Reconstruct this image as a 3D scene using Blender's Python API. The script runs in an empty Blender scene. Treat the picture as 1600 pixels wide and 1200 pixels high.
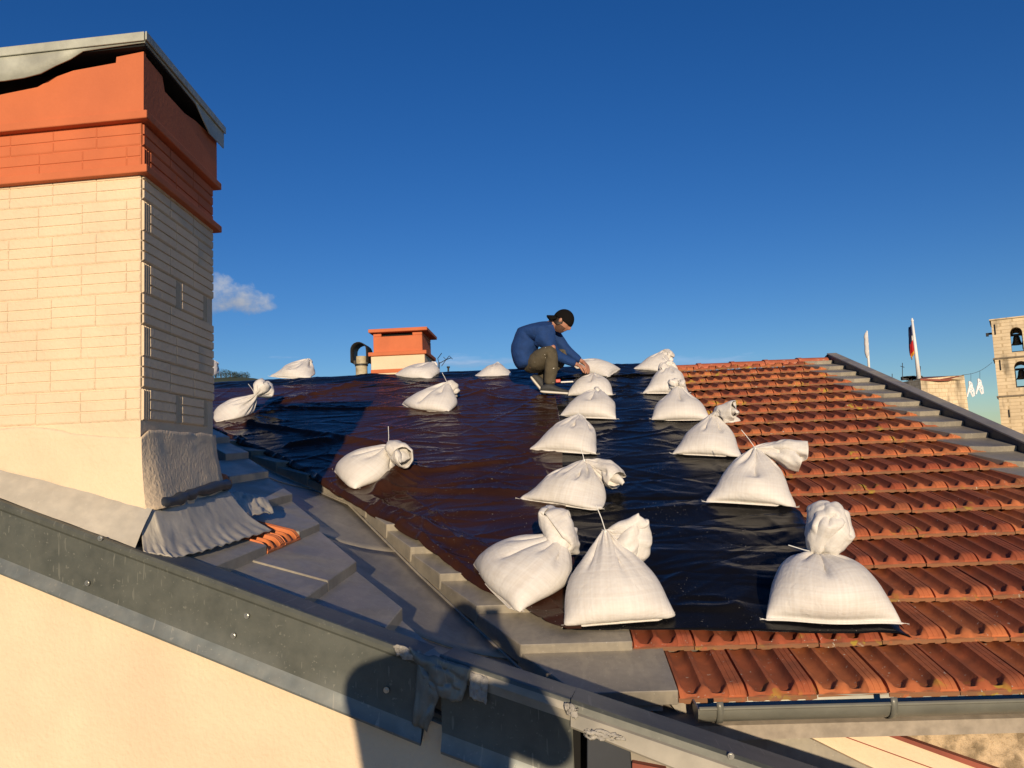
import bpy, bmesh, math, random
import numpy as np
from mathutils import Vector, Matrix, Euler

# ------------------------------------------------------------------ camera, sky, sun, exposure
SC = bpy.context.scene
COL = SC.collection
F = 1200.0
def _n(v): v = np.array(v, float); return v/np.linalg.norm(v)
_Y = _n((60, 108, 1200)); _Z = _n((-0.042, -1, (108+0.042*60)/1200.0)); _X = np.cross(_Y, _Z)
M = np.array([_X, _Y, _Z]).T                     # world -> camera (right, down, forward)
cam = bpy.data.cameras.new('camera'); CAM = bpy.data.objects.new('camera', cam); COL.objects.link(CAM)
R3 = Matrix(((M[0][0], -M[1][0], -M[2][0]), (M[0][1], -M[1][1], -M[2][1]), (M[0][2], -M[1][2], -M[2][2])))
CAM.matrix_world = R3.to_4x4()
cam.sensor_width = 36; cam.lens = 36*F/1600; cam.clip_start = 0.02; cam.clip_end = 6000
SC.camera = CAM
def ray(px, py): return _n(M.T @ np.array([px-800.0, py-600.0, F]))
LIGHT = ray(766, 957)                            # the way the sunlight travels (the photographer's own shadow lies there)
elev = math.asin(-LIGHT[2]); az = math.atan2(-LIGHT[0], -LIGHT[1])   # towards the sun, from +Y clockwise
world = bpy.data.worlds.new('World'); SC.world = world; world.use_nodes = True
SUN_STRENGTH = 4.7; SKY_STRENGTH = 0.088
sd = bpy.data.lights.new('sun', 'SUN'); sd.energy = SUN_STRENGTH; sd.angle = math.radians(0.53); sd.color = (1.0, 0.80, 0.56)
so = bpy.data.objects.new('sun', sd); COL.objects.link(so)
so.rotation_euler = Vector(LIGHT).to_track_quat('-Z', 'Y').to_euler(); so.location = (-2, -6, 8)
SC.view_settings.view_transform = 'Standard'; SC.view_settings.look = 'None'
SC.view_settings.exposure = 0; SC.view_settings.gamma = 1; SC.view_settings.use_curve_mapping = False
def build_sky():
    nt = world.node_tree; N = nt.nodes; L = nt.links; N.clear()
    out = N.new('ShaderNodeOutputWorld'); bg = N.new('ShaderNodeBackground'); bg.inputs['Strength'].default_value = SKY_STRENGTH
    sky = N.new('ShaderNodeTexSky'); sky.sky_type = 'NISHITA'; sky.sun_disc = False
    sky.sun_elevation = elev; sky.sun_rotation = az; sky.altitude = 300; sky.air_density = 1.0; sky.dust_density = 0.0; sky.ozone_density = 4.0
    hs = N.new('ShaderNodeHueSaturation'); hs.inputs['Saturation'].default_value = 1.20; hs.inputs['Hue'].default_value = 0.515; hs.inputs['Value'].default_value = 1.12
    L.new(sky.outputs[0], hs.inputs['Color'])
    tc = N.new('ShaderNodeTexCoord')
    last = hs.outputs[0]
    def vm(op, a, b=None):
        n = N.new('ShaderNodeVectorMath'); n.operation = op
        L.new(a, n.inputs[0]) if not isinstance(a, tuple) else setattr(n.inputs[0], 'default_value', a)
        if b is not None:
            L.new(b, n.inputs[1]) if not isinstance(b, tuple) else setattr(n.inputs[1], 'default_value', b)
        return n
    def mt(op, a, b=None, c=None, clamp=False):
        n = N.new('ShaderNodeMath'); n.operation = op; n.use_clamp = clamp
        for i, v in enumerate((a, b, c)):
            if v is None: continue
            if isinstance(v, (int, float)): n.inputs[i].default_value = v
            else: L.new(v, n.inputs[i])
        return n.outputs[0]
    def cloud(last, px, py, sx, sy, scale, stretch, col, thr, soft, amount, seed):
        c = ray(px, py); rt = _n(np.cross(c, (0, 0, 1))); up = np.cross(rt, c)
        dx = mt('DIVIDE', vm('DOT_PRODUCT', tc.outputs['Generated'], tuple(rt)).outputs['Value'], sx)
        dy = mt('DIVIDE', vm('DOT_PRODUCT', tc.outputs['Generated'], tuple(up)).outputs['Value'], sy)
        front = mt('GREATER_THAN', vm('DOT_PRODUCT', tc.outputs['Generated'], tuple(c)).outputs['Value'], 0.5)
        r2 = mt('ADD', mt('MULTIPLY', dx, dx), mt('MULTIPLY', dy, dy))
        fall = mt('SUBTRACT', 1.0, mt('POWER', r2, 0.6))
        mp = N.new('ShaderNodeMapping'); mp.inputs['Scale'].default_value = (1, 1, stretch); mp.inputs['Location'].default_value = (seed, seed*2, seed*3)
        L.new(tc.outputs['Generated'], mp.inputs['Vector'])
        nz = N.new('ShaderNodeTexNoise'); nz.inputs['Scale'].default_value = scale; nz.inputs['Detail'].default_value = 7; nz.inputs['Roughness'].default_value = 0.62
        L.new(mp.outputs[0], nz.inputs['Vector'])
        v = mt('ADD', fall, mt('MULTIPLY', mt('SUBTRACT', nz.outputs['Fac'], 0.5), 3.2))
        m = mt('MULTIPLY', mt('DIVIDE', mt('SUBTRACT', v, thr), soft, clamp=True), front)
        m = mt('MULTIPLY', m, amount)
        # cloud: brighter crest, greyer underside (thickness away from the sun)
        shade = mt('ADD', mt('MULTIPLY', dy, 0.5), mt('MULTIPLY', nz.outputs['Fac'], 1.4), clamp=False)
        cr = N.new('ShaderNodeValToRGB'); cr.color_ramp.elements[0].position = 0.3; cr.color_ramp.elements[0].color = (*[x*0.62 for x in col], 1)
        cr.color_ramp.elements[1].position = 1.05 if False else 1.0; cr.color_ramp.elements[1].color = (*col, 1)
        L.new(shade, cr.inputs['Fac'])
        mx = N.new('ShaderNodeMix'); mx.data_type = 'RGBA'
        L.new(m, mx.inputs['Factor']); L.new(last, mx.inputs[6]); L.new(cr.outputs['Color'], mx.inputs[7])
        return mx.outputs[2]
    k = 1/SKY_STRENGTH
    last = cloud(last, 366, 470, 0.050, 0.032, 24, 1.2, (0.46*k, 0.50*k, 0.58*k), 0.15, 0.8, 0.95, 3.1)
    last = cloud(last, 745, 565, 0.13, 0.009, 16, 6, (0.48*k, 0.60*k, 0.82*k), 0.2, 1.2, 0.65, 1.7)
    last = cloud(last, 1095, 564, 0.10, 0.008, 18, 6, (0.42*k, 0.56*k, 0.82*k), 0.25, 1.2, 0.5, 5.2)
    last = cloud(last, 445, 559, 0.03, 0.003, 30, 5, (0.46*k, 0.60*k, 0.84*k), 0.3, 1.2, 0.45, 8.2)
    L.new(last, bg.inputs['Color']); L.new(bg.outputs[0], out.inputs['Surface'])
build_sky()

# ------------------------------------------------------------------ survey helpers
TM = 0.304; TH = math.atan(TM); E0 = np.array([0, 2.876, -0.914])
UU = np.array([0, math.cos(TH), math.sin(TH)]); NN = np.array([0, -math.sin(TH), math.cos(TH)])
EX = 0.337; TW = 0.2465; NROW = 18; SR = 6.22                       # tile exposure, tile width, rows, slope length to the ridge
def W(px, py, y): r = ray(px, py); return r*(y/r[1])
def RF(x, s, h=0.0): return E0+np.array([x, 0, 0])+UU*s+NN*h      # main roof frame -> world
def on_roof(px, py, h=0.0):
    r = ray(px, py); t = (E0+NN*h).dot(NN)/r.dot(NN); p = r*t; d = p-E0
    return p[0], d.dot(UU)
LA, LX, LY = -0.92, -0.42, 0.03
def zl(x, y): return LA+LX*x+LY*y                                  # the left roof's plane
def on_left(px, py, dz=0.0):
    r = ray(px, py); t = (LA+dz)/(r[2]-LX*r[0]-LY*r[1]); return r*t
rng = random.Random(7)
# vectorised value noise
def _h(ix, iy, s): 
    n = (ix*374761393+iy*668265263+s*974634777) & 0xffffffff
    n = ((n ^ (n >> 13))*1274126177) & 0xffffffff
    return ((n ^ (n >> 16)) & 0xffff)/65535.0
def vn(x, y, s=0):
    x = np.asarray(x, float); y = np.asarray(y, float)
    ix = np.floor(x).astype(np.int64); iy = np.floor(y).astype(np.int64); fx = x-ix; fy = y-iy
    fx = fx*fx*fx*(fx*(fx*6-15)+10); fy = fy*fy*fy*(fy*(fy*6-15)+10)
    a = _h(ix, iy, s); b = _h(ix+1, iy, s); c = _h(ix, iy+1, s); d = _h(ix+1, iy+1, s)
    return a+(b-a)*fx+(c-a)*fy+(a-b-c+d)*fx*fy
def fbm(x, y, s=0, o=4, g=0.5):
    t = 0; a = 1; n = 0
    for k in range(o): t = t+a*vn(x*2**k+k*17.3, y*2**k-k*9.1, s+k); n += a; a *= g
    return t/n
def ridged(x, y, s=0): return 1-np.abs(2*vn(x, y, s)-1)

# ------------------------------------------------------------------ object helpers
WL = {}
def thing(name, label, cat, loc=(0, 0, 0), group=None):
    o = bpy.data.objects.new(name, None); COL.objects.link(o); o.location = loc; o.empty_display_size = 0.1
    WL[o.name] = Vector(loc); o['label'] = label; o['category'] = cat
    if group: o['group'] = group
    return o
def tag(o, label, cat, group=None):
    o['label'] = label; o['category'] = cat
    if group: o['group'] = group
    return o
def struct(o): o['kind'] = 'structure'; return o
def link(name, me, parent=None, origin=None, rot=None):
    o = bpy.data.objects.new(name, me); COL.objects.link(o)
    origin = Vector(origin) if origin is not None else Vector((0, 0, 0))
    WL[o.name] = origin
    if parent: o.parent = parent; o.location = origin-WL[parent.name]
    else: o.location = origin
    if rot is not None: o.rotation_euler = rot
    return o
def mesh(name, V, Fc, mat, parent=None, smooth=False, origin=None, auto=None, mats=None, fm=None):
    """world-space vertices -> object whose origin is the middle of its base"""
    V = np.asarray(V, float).reshape(-1, 3)
    if origin is None: origin = ((V[:, 0].min()+V[:, 0].max())/2, (V[:, 1].min()+V[:, 1].max())/2, V[:, 2].min())
    me = bpy.data.meshes.new(name); me.from_pydata((V-np.array(origin)).tolist(), [], [tuple(int(i) for i in f) for f in Fc])
    me.materials.append(mat)
    if mats:
        for m in mats: me.materials.append(m)
    if fm is not None: me.polygons.foreach_set('material_index', fm)
    if smooth: me.shade_smooth()
    if auto is not None:
        me.shade_smooth(); bm = bmesh.new(); bm.from_mesh(me)
        for e in bm.edges:
            if len(e.link_faces) == 2 and e.calc_face_angle(0) > auto: e.smooth = False
        bm.to_mesh(me); bm.free()
    me.update()
    return link(name, me, parent, origin)
def box_vf(c, s, rz=0):
    cx, cy, cz = c; x, y, z = [k/2 for k in s]; ca, sa = math.cos(rz), math.sin(rz)
    V = []
    for dz in (-z, z):
        for dx, dy in ((-x, -y), (x, -y), (x, y), (-x, y)): V.append((cx+dx*ca-dy*sa, cy+dx*sa+dy*ca, cz+dz))
    return V, [(3, 2, 1, 0), (4, 5, 6, 7), (0, 1, 5, 4), (1, 2, 6, 5), (2, 3, 7, 6), (3, 0, 4, 7)]
class MB:
    def __init__(s): s.V = []; s.F = []
    def add(s, V, Fc): n = len(s.V); s.V += [tuple(v) for v in V]; s.F += [tuple(i+n for i in f) for f in Fc]; return s
    def box(s, c, sz, rz=0): return s.add(*box_vf(c, sz, rz))
    def tube(s, pts, r, seg=8, cap=True):
        pts = [np.array(p, float) for p in pts]; n = len(pts); rr = r if hasattr(r, '__len__') else [r]*n
        up = np.array([0, 0, 1.0]); V = []; a = None
        for i in range(n):
            d = _n(pts[min(i+1, n-1)]-pts[max(i-1, 0)])
            if a is None: a = _n(np.cross(d, up if abs(d[2]) < 0.95 else (1, 0, 0)))
            else: a = _n(a-d*a.dot(d))
            b = np.cross(d, a)
            for k in range(seg): t = 2*math.pi*k/seg; V.append(pts[i]+rr[i]*(math.cos(t)*a+math.sin(t)*b))
        Fc = [(i*seg+k, i*seg+(k+1) % seg, (i+1)*seg+(k+1) % seg, (i+1)*seg+k) for i in range(n-1) for k in range(seg)]
        if cap: Fc += [tuple(range(seg))[::-1], tuple((n-1)*seg+k for k in range(seg))]
        return s.add(V, Fc)
    def prism(s, poly, vec):
        n = len(poly); V = [np.array(p, float) for p in poly]+[np.array(p, float)+np.array(vec) for p in poly]
        return s.add(V, [tuple(range(n))[::-1], tuple(range(n, 2*n))]+[(i, (i+1) % n, n+(i+1) % n, n+i) for i in range(n)])
    def build(s, name, mat, parent=None, **k): return mesh(name, s.V, s.F, mat, parent, **k)
def grid_f(nv, nu, wrap=False):
    return [(j*nu+i, j*nu+(i+1) % nu, (j+1)*nu+(i+1) % nu, (j+1)*nu+i) for j in range(nv-1) for i in range(nu if wrap else nu-1)]
def bevel(o, w, seg=2):
    m = o.modifiers.new('bevel', 'BEVEL'); m.width = w; m.segments = seg; m.limit_method = 'ANGLE'; m.angle_limit = math.radians(40); return o

# ------------------------------------------------------------------ materials
def mat(name, col, rough=0.6, metal=0.0, spec=0.5, var=0.15, vscale=6.0, bump=0.0, bscale=60.0, bdist=0.004, extra=None, detail=5.0, coord='Object', tint=None):
    m = bpy.data.materials.new(name); m.use_nodes = True; nt = m.node_tree; N = nt.nodes; L = nt.links
    b = N['Principled BSDF']; b.inputs['Roughness'].default_value = rough; b.inputs['Metallic'].default_value = metal
    b.inputs['Specular IOR Level'].default_value = spec
    tc = N.new('ShaderNodeTexCoord'); geo = N.new('ShaderNodeNewGeometry'); src = geo.outputs['Position'] if coord == 'World' else tc.outputs['Object']
    nz = N.new('ShaderNodeTexNoise'); nz.inputs['Scale'].default_value = vscale; nz.inputs['Detail'].default_value = detail; nz.inputs['Roughness'].default_value = 0.6
    L.new(src, nz.inputs['Vector'])
    cr = N.new('ShaderNodeValToRGB'); cr.color_ramp.elements[0].position = 0.3; cr.color_ramp.elements[1].position = 0.7
    t = tint or (1, 1, 1)
    cr.color_ramp.elements[0].color = (*[c*(1-var)*k for c, k in zip(col, t)], 1); cr.color_ramp.elements[1].color = (*[min(c*(1+var), 1) for c in col], 1)
    L.new(nz.outputs['Fac'], cr.inputs['Fac']); colour = cr.outputs['Color']
    if bump:
        n2 = N.new('ShaderNodeTexNoise'); n2.inputs['Scale'].default_value = bscale; n2.inputs['Detail'].default_value = 4
        L.new(src, n2.inputs['Vector']); bp = N.new('ShaderNodeBump'); bp.inputs['Strength'].default_value = bump; bp.inputs['Distance'].default_value = bdist
        L.new(n2.outputs['Fac'], bp.inputs['Height']); L.new(bp.outputs[0], b.inputs['Normal'])
    if extra: colour = extra(nt, colour, src, b) or colour
    L.new(colour, b.inputs['Base Color'])
    return m
def noise_mask(nt, src, scale, lo, hi, detail=4, vscale=None):
    N = nt.nodes; L = nt.links
    if vscale:
        mp = N.new('ShaderNodeMapping'); mp.inputs['Scale'].default_value = vscale; L.new(src, mp.inputs['Vector']); src = mp.outputs[0]
    n = N.new('ShaderNodeTexNoise'); n.inputs['Scale'].default_value = scale; n.inputs['Detail'].default_value = detail; L.new(src, n.inputs['Vector'])
    r = N.new('ShaderNodeMapRange'); r.inputs['From Min'].default_value = lo; r.inputs['From Max'].default_value = hi; L.new(n.outputs['Fac'], r.inputs['Value'])
    return r.outputs[0]
def mixc(nt, fac, a, b):
    m = nt.nodes.new('ShaderNodeMix'); m.data_type = 'RGBA'
    for i, v in ((0, fac), (6, a), (7, b)):
        if isinstance(v, (tuple, float, int)): m.inputs[i].default_value = (*v, 1) if isinstance(v, tuple) else v
        else: nt.links.new(v, m.inputs[i])
    return m.outputs[2]
def mth(nt, op, a, b=0.0, clamp=False):
    n = nt.nodes.new('ShaderNodeMath'); n.operation = op; n.use_clamp = clamp
    for i, v in ((0, a), (1, b)):
        if isinstance(v, (int, float)): n.inputs[i].default_value = v
        else: nt.links.new(v, n.inputs[i])
    return n.outputs[0]
def tile_extra(nt, c, src, b):
    N = nt.nodes; L = nt.links
    geo = N.new('ShaderNodeNewGeometry'); oi = N.new('ShaderNodeObjectInfo'); sep = N.new('ShaderNodeSeparateXYZ'); tco = N.new('ShaderNodeTexCoord'); L.new(tco.outputs['Object'], sep.inputs[0])
    pos = geo.outputs['Position']
    hv = N.new('ShaderNodeHueSaturation'); L.new(c, hv.inputs['Color'])
    L.new(mth(nt, 'ADD', mth(nt, 'MULTIPLY', oi.outputs['Random'], 0.55), 0.70), hv.inputs['Value'])
    L.new(mth(nt, 'ADD', mth(nt, 'MULTIPLY', oi.outputs['Random'], 0.016), 0.492), hv.inputs['Hue'])
    c = hv.outputs['Color']
    dirt = noise_mask(nt, pos, 9, 0.48, 0.72)
    c = mixc(nt, mth(nt, 'MULTIPLY', dirt, 0.55), c, (0.11, 0.055, 0.035))
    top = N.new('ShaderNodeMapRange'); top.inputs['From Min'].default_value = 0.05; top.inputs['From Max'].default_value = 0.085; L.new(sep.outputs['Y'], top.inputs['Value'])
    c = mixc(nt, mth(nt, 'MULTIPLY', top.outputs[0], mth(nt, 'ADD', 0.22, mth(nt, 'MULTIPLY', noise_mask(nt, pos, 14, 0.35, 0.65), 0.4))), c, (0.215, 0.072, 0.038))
    # grime and lichen gather on the lower lip of each tile
    lip = nt.nodes.new('ShaderNodeMapRange'); lip.inputs['From Min'].default_value = 0.0185; lip.inputs['From Max'].default_value = 0.0165; L.new(sep.outputs['Z'], lip.inputs['Value'])
    fr = nt.nodes.new('ShaderNodeMapRange'); fr.inputs['From Min'].default_value = 0.05; fr.inputs['From Max'].default_value = 0.02; L.new(sep.outputs['Y'], fr.inputs['Value'])
    g = mth(nt, 'MULTIPLY', mth(nt, 'MULTIPLY', lip.outputs[0], fr.outputs[0]), noise_mask(nt, pos, 30, 0.28, 0.42))
    c = mixc(nt, mth(nt, 'MULTIPLY', g, 0.75), c, (0.21, 0.125, 0.065))
    near = nt.nodes.new('ShaderNodeMapRange'); near.inputs['From Min'].default_value = 0.085; near.inputs['From Max'].default_value = 0.02; L.new(sep.outputs['Y'], near.inputs['Value'])
    m = mth(nt, 'MULTIPLY', noise_mask(nt, pos, 2.9, 0.57, 0.64, 3), noise_mask(nt, pos, 24, 0.52, 0.57, 5))
    m = mth(nt, 'MULTIPLY', m, near.outputs[0])
    c = mixc(nt, mth(nt, 'MULTIPLY', m, 0.85), c, (0.40, 0.29, 0.04))
    w = mth(nt, 'MULTIPLY', noise_mask(nt, pos, 60, 0.69, 0.71, 2), noise_mask(nt, pos, 3, 0.5, 0.6))
    c = mixc(nt, mth(nt, 'MULTIPLY', w, 0.8), c, (0.55, 0.52, 0.42))
    return c
def zinc_extra(nt, c, src, b):
    geo = nt.nodes.new('ShaderNodeNewGeometry'); pos = geo.outputs['Position']
    s = noise_mask(nt, pos, 5, 0.45, 0.75, 6, (1, 1, 3))
    c = mixc(nt, mth(nt, 'MULTIPLY', s, 0.75), c, (0.40, 0.36, 0.28))
    fn = noise_mask(nt, pos, 34, 0.4, 0.7, 8); c = mixc(nt, mth(nt, 'MULTIPLY', fn, 0.35), c, (0.19, 0.175, 0.15))
    st = noise_mask(nt, pos, 3, 0.5, 0.62, 8, (9, 2.2, 2.2)); c = mixc(nt, mth(nt, 'MULTIPLY', st, 0.35), c, (0.42, 0.37, 0.28))
    d = noise_mask(nt, pos, 2.2, 0.5, 0.8, 5)
    c = mixc(nt, mth(nt, 'MULTIPLY', d, 0.75), c, (0.12, 0.115, 0.105))
    sp = noise_mask(nt, pos, 130, 0.70, 0.74, 1)
    c = mixc(nt, mth(nt, 'MULTIPLY', sp, 0.5), c, (0.5, 0.48, 0.42))
    r = nt.nodes.new('ShaderNodeMapRange'); r.inputs['To Min'].default_value = 0.42; r.inputs['To Max'].default_value = 0.7; nt.links.new(s, r.inputs['Value']); nt.links.new(r.outputs[0], b.inputs['Roughness'])
    return c
def stain_extra(col, k, scale=1.5, vs=(1, 1, 0.25), lo=0.5, hi=0.75, speck=None):
    def f(nt, c, src, b):
        geo = nt.nodes.new('ShaderNodeNewGeometry')
        if speck:
            sp = noise_mask(nt, geo.outputs['Position'], 90, 0.66, 0.72, 2); c = mixc(nt, mth(nt, 'MULTIPLY', sp, 0.55), c, speck)
            sc_ = noise_mask(nt, geo.outputs['Position'], 7, 0.70, 0.72, 1, (14, 1, 2)); c = mixc(nt, mth(nt, 'MULTIPLY', sc_, 0.5), c, speck)
            fi = noise_mask(nt, geo.outputs['Position'], 28, 0.35, 0.7, 8); c = mixc(nt, mth(nt, 'MULTIPLY', fi, 0.35), c, tuple(0.6*x for x in speck))
        m = noise_mask(nt, geo.outputs['Position'], scale, lo, hi, 6, vs)
        return mixc(nt, mth(nt, 'MULTIPLY', m, k), c, col)
    return f
def tarp_extra(lighter):
    def f(nt, c, src, b):
        N = nt.nodes; L = nt.links; geo = N.new('ShaderNodeNewGeometry'); pos = geo.outputs['Position']
        b.inputs['IOR'].default_value = 1.30
        dust = noise_mask(nt, pos, 3.5, 0.5, 0.85, 6)
        c = mixc(nt, mth(nt, 'MULTIPLY', dust, 0.35), c, lighter)
        sp = mth(nt, 'MULTIPLY', noise_mask(nt, pos, 120, 0.755, 0.765, 1), noise_mask(nt, pos, 2.5, 0.5, 0.6))
        c = mixc(nt, sp, c, (0.55, 0.52, 0.45))
        r = N.new('ShaderNodeMapRange'); r.inputs['To Min'].default_value = 0.20; r.inputs['To Max'].default_value = 0.42; L.new(dust, r.inputs['Value']); L.new(r.outputs[0], b.inputs['Roughness'])
        mp = N.new('ShaderNodeMapping'); mp.inputs['Scale'].default_value = (2.2, 4, 4); L.new(pos, mp.inputs['Vector'])
        n1 = N.new('ShaderNodeTexNoise'); n1.noise_type = 'RIDGED_MULTIFRACTAL'; n1.inputs['Scale'].default_value = 1.0; n1.inputs['Detail'].default_value = 3; n1.inputs['Distortion'].default_value = 0.6; L.new(mp.outputs[0], n1.inputs['Vector'])
        n2 = N.new('ShaderNodeTexNoise'); n2.inputs['Scale'].default_value = 14; n2.inputs['Detail'].default_value = 3; L.new(pos, n2.inputs['Vector'])
        msk = noise_mask(nt, pos, 1.6, 0.42, 0.62, 2)
        def net(scale, vs, width, rot):
            mp2 = N.new('ShaderNodeMapping'); mp2.inputs['Scale'].default_value = vs; mp2.inputs['Rotation'].default_value = (0, 0, rot); L.new(pos, mp2.inputs['Vector'])
            wn = N.new('ShaderNodeTexNoise'); wn.inputs['Scale'].default_value = 1.5; L.new(mp2.outputs[0], wn.inputs['Vector'])
            ad = N.new('ShaderNodeMix'); ad.data_type = 'VECTOR'; ad.inputs[0].default_value = 0.12; L.new(mp2.outputs[0], ad.inputs[4]); L.new(wn.outputs['Color'], ad.inputs[5])
            vo = N.new('ShaderNodeTexVoronoi'); vo.feature = 'DISTANCE_TO_EDGE'; vo.inputs['Scale'].default_value = scale; L.new(ad.outputs[1], vo.inputs['Vector'])
            return mth(nt, 'MULTIPLY', vo.outputs['Distance'], 1.0/width, clamp=True)
        k1 = mth(nt, 'MULTIPLY', net(1.6, (1, 1.9, 1), 0.10, 0.35), 0.5)
        k2 = mth(nt, 'MULTIPLY', mth(nt, 'MULTIPLY', net(3.6, (1, 1.5, 1), 0.14, -0.7), msk), 0.3)
        a = mth(nt, 'ADD', mth(nt, 'ADD', k1, k2), mth(nt, 'ADD', mth(nt, 'MULTIPLY', mth(nt, 'MULTIPLY', n1.outputs['Fac'], msk), 0.12), mth(nt, 'MULTIPLY', n2.outputs['Fac'], 0.07)))
        bp = N.new('ShaderNodeBump'); bp.inputs['Strength'].default_value = 0.55; bp.inputs['Distance'].default_value = 0.012; L.new(a, bp.inputs['Height']); L.new(bp.outputs[0], b.inputs['Normal'])
        return c
    return f
def sack_extra(nt, c, src, b):
    N = nt.nodes; L = nt.links
    uv = N.new('ShaderNodeUVMap'); sep = N.new('ShaderNodeSeparateXYZ'); L.new(uv.outputs[0], sep.inputs[0])
    def band(ch, freq, seed):
        cb = N.new('ShaderNodeCombineXYZ'); L.new(mth(nt, 'MULTIPLY', sep.outputs[ch], freq), cb.inputs[0]); cb.inputs[1].default_value = seed
        oi = N.new('ShaderNodeObjectInfo'); L.new(mth(nt, 'MULTIPLY', oi.outputs['Random'], 50), cb.inputs[2])
        n = N.new('ShaderNodeTexNoise'); n.inputs['Scale'].default_value = 1; n.inputs['Detail'].default_value = 3; L.new(cb.outputs[0], n.inputs['Vector']); return n.outputs['Fac']
    g = mth(nt, 'ADD', band('X', 110, 0.3), band('Y', 90, 7.7))
    r = N.new('ShaderNodeMapRange'); r.inputs['From Min'].default_value = 0.75; r.inputs['From Max'].default_value = 1.25; r.inputs['To Min'].default_value = 0.0; r.inputs['To Max'].default_value = 1.0; L.new(g, r.inputs['Value'])
    c = mixc(nt, mth(nt, 'MULTIPLY', r.outputs[0], 0.40), c, (0.56, 0.50, 0.43))
    geo = N.new('ShaderNodeNewGeometry')
    d = noise_mask(nt, geo.outputs['Position'], 4, 0.5, 0.8)
    c = mixc(nt, mth(nt, 'MULTIPLY', d, 0.22), c, (0.5, 0.44, 0.34))
    # fine weave and small creases
    w1 = N.new('ShaderNodeTexNoise'); w1.inputs['Scale'].default_value = 28; w1.inputs['Detail'].default_value = 3; w1.inputs['Distortion'].default_value = 1.0; L.new(src, w1.inputs['Vector'])
    bp = N.new('ShaderNodeBump'); bp.inputs['Strength'].default_value = 0.4; bp.inputs['Distance'].default_value = 0.008
    L.new(mth(nt, 'ADD', mth(nt, 'MULTIPLY', g, 0.12), mth(nt, 'MULTIPLY', w1.outputs['Fac'], 0.9)), bp.inputs['Height']); L.new(bp.outputs[0], b.inputs['Normal'])
    return c
def stone_extra(nt, c, src, b):
    N = nt.nodes; L = nt.links; geo = N.new('ShaderNodeNewGeometry'); pos = geo.outputs['Position']
    br = N.new('ShaderNodeTexBrick'); br.inputs['Scale'].default_value = 1.0; br.inputs['Brick Width'].default_value = 0.75; br.inputs['Row Height'].default_value = 0.36; br.inputs['Mortar Size'].default_value = 0.03
    br.inputs['Color1'].default_value = (1, 1, 1, 1); br.inputs['Color2'].default_value = (0.85, 0.83, 0.80, 1); br.inputs['Mortar'].default_value = (0.62, 0.58, 0.5, 1)
    sp = N.new('ShaderNodeSeparateXYZ'); L.new(pos, sp.inputs[0]); cb = N.new('ShaderNodeCombineXYZ'); L.new(mth(nt, 'ADD', sp.outputs[0], sp.outputs[1]), cb.inputs[0]); L.new(sp.outputs[2], cb.inputs[1]); L.new(cb.outputs[0], br.inputs['Vector'])
    mx = N.new('ShaderNodeMix'); mx.data_type = 'RGBA'; mx.blend_type = 'MULTIPLY'; mx.inputs[0].default_value = 0.8; L.new(c, mx.inputs[6]); L.new(br.outputs['Color'], mx.inputs[7]); c = mx.outputs[2]
    m = noise_mask(nt, pos, 0.8, 0.5, 0.68, 8, (1.3, 1.3, 0.35)); return mixc(nt, mth(nt, 'MULTIPLY', m, 0.75), c, (0.10, 0.085, 0.06))
MT = {}
MT['cream'] = mat('cream_paint', (0.75, 0.595, 0.41), 0.9, spec=0.2, var=0.06, vscale=5, bump=0.8, bscale=70, bdist=0.005, coord='World', extra=stain_extra((0.6, 0.47, 0.32), 0.35))
MT['orange'] = mat('orange_paint', (0.57, 0.165, 0.07), 0.85, spec=0.25, var=0.07, vscale=5, bump=0.4, bscale=70, bdist=0.003, coord='World', extra=stain_extra((0.42, 0.12, 0.06), 0.4, 4))
MT['slot'] = mat('gap_black', (0.006, 0.006, 0.006), 0.95, var=0.1)  # near-black fill for flue openings, under the cap and in gaps
MT['capmetal'] = mat('weathered_sheet', (0.42, 0.43, 0.36), 0.6, 0.15, var=0.2, vscale=9, bump=0.4, bscale=40, coord='World', extra=stain_extra((0.2, 0.2, 0.17), 0.6, 6, (1, 1, 1)))
MT['zinc'] = mat('zinc_sheet', (0.30, 0.27, 0.215), 0.6, 0.05, var=0.12, vscale=3, bump=0.15, bscale=9, bdist=0.01, coord='World', extra=zinc_extra)
MT['coping'] = mat('dark_galvanised', (0.085, 0.092, 0.078), 0.5, 0.1, var=0.18, vscale=7, bump=0.15, bscale=25, coord='World', extra=stain_extra((0.13, 0.135, 0.11), 0.35, 14, (1, 1, 0.3), speck=(0.22, 0.22, 0.18)))
MT['lip'] = mat('galvanised_lit_tone', (0.17, 0.19, 0.18), 0.45, 0.3, var=0.2, vscale=12, coord='World', extra=stain_extra((0.3, 0.29, 0.24), 0.4, 12, (1, 1, 1), speck=(0.34, 0.33, 0.28)))  # lighter copy of the coping metal: the lip's reflection put into colour
MT['lead'] = mat('lead_sheet', (0.52, 0.475, 0.385), 0.6, 0.05, var=0.15, vscale=8, bump=0.3, bscale=18, bdist=0.006, coord='World', extra=stain_extra((0.24, 0.25, 0.25), 0.6, 5, (1, 1, 1), speck=(0.58, 0.55, 0.47)))
MT['navy'] = mat('slate_cladding', (0.035, 0.04, 0.048), 0.5, 0.1, var=0.15, coord='World', extra=stain_extra((0.09, 0.095, 0.1), 0.5, 4, (1, 1, 1)))
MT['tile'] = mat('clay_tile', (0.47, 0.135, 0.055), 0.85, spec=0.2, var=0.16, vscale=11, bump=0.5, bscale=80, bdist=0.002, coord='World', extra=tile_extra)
MT['ridge'] = mat('clay_ridge', (0.47, 0.13, 0.06), 0.7, var=0.15, vscale=9, bump=0.4, bscale=60, coord='World', extra=stain_extra((0.5, 0.42, 0.3), 0.5, 22, (1, 1, 1), 0.6, 0.7))
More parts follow.
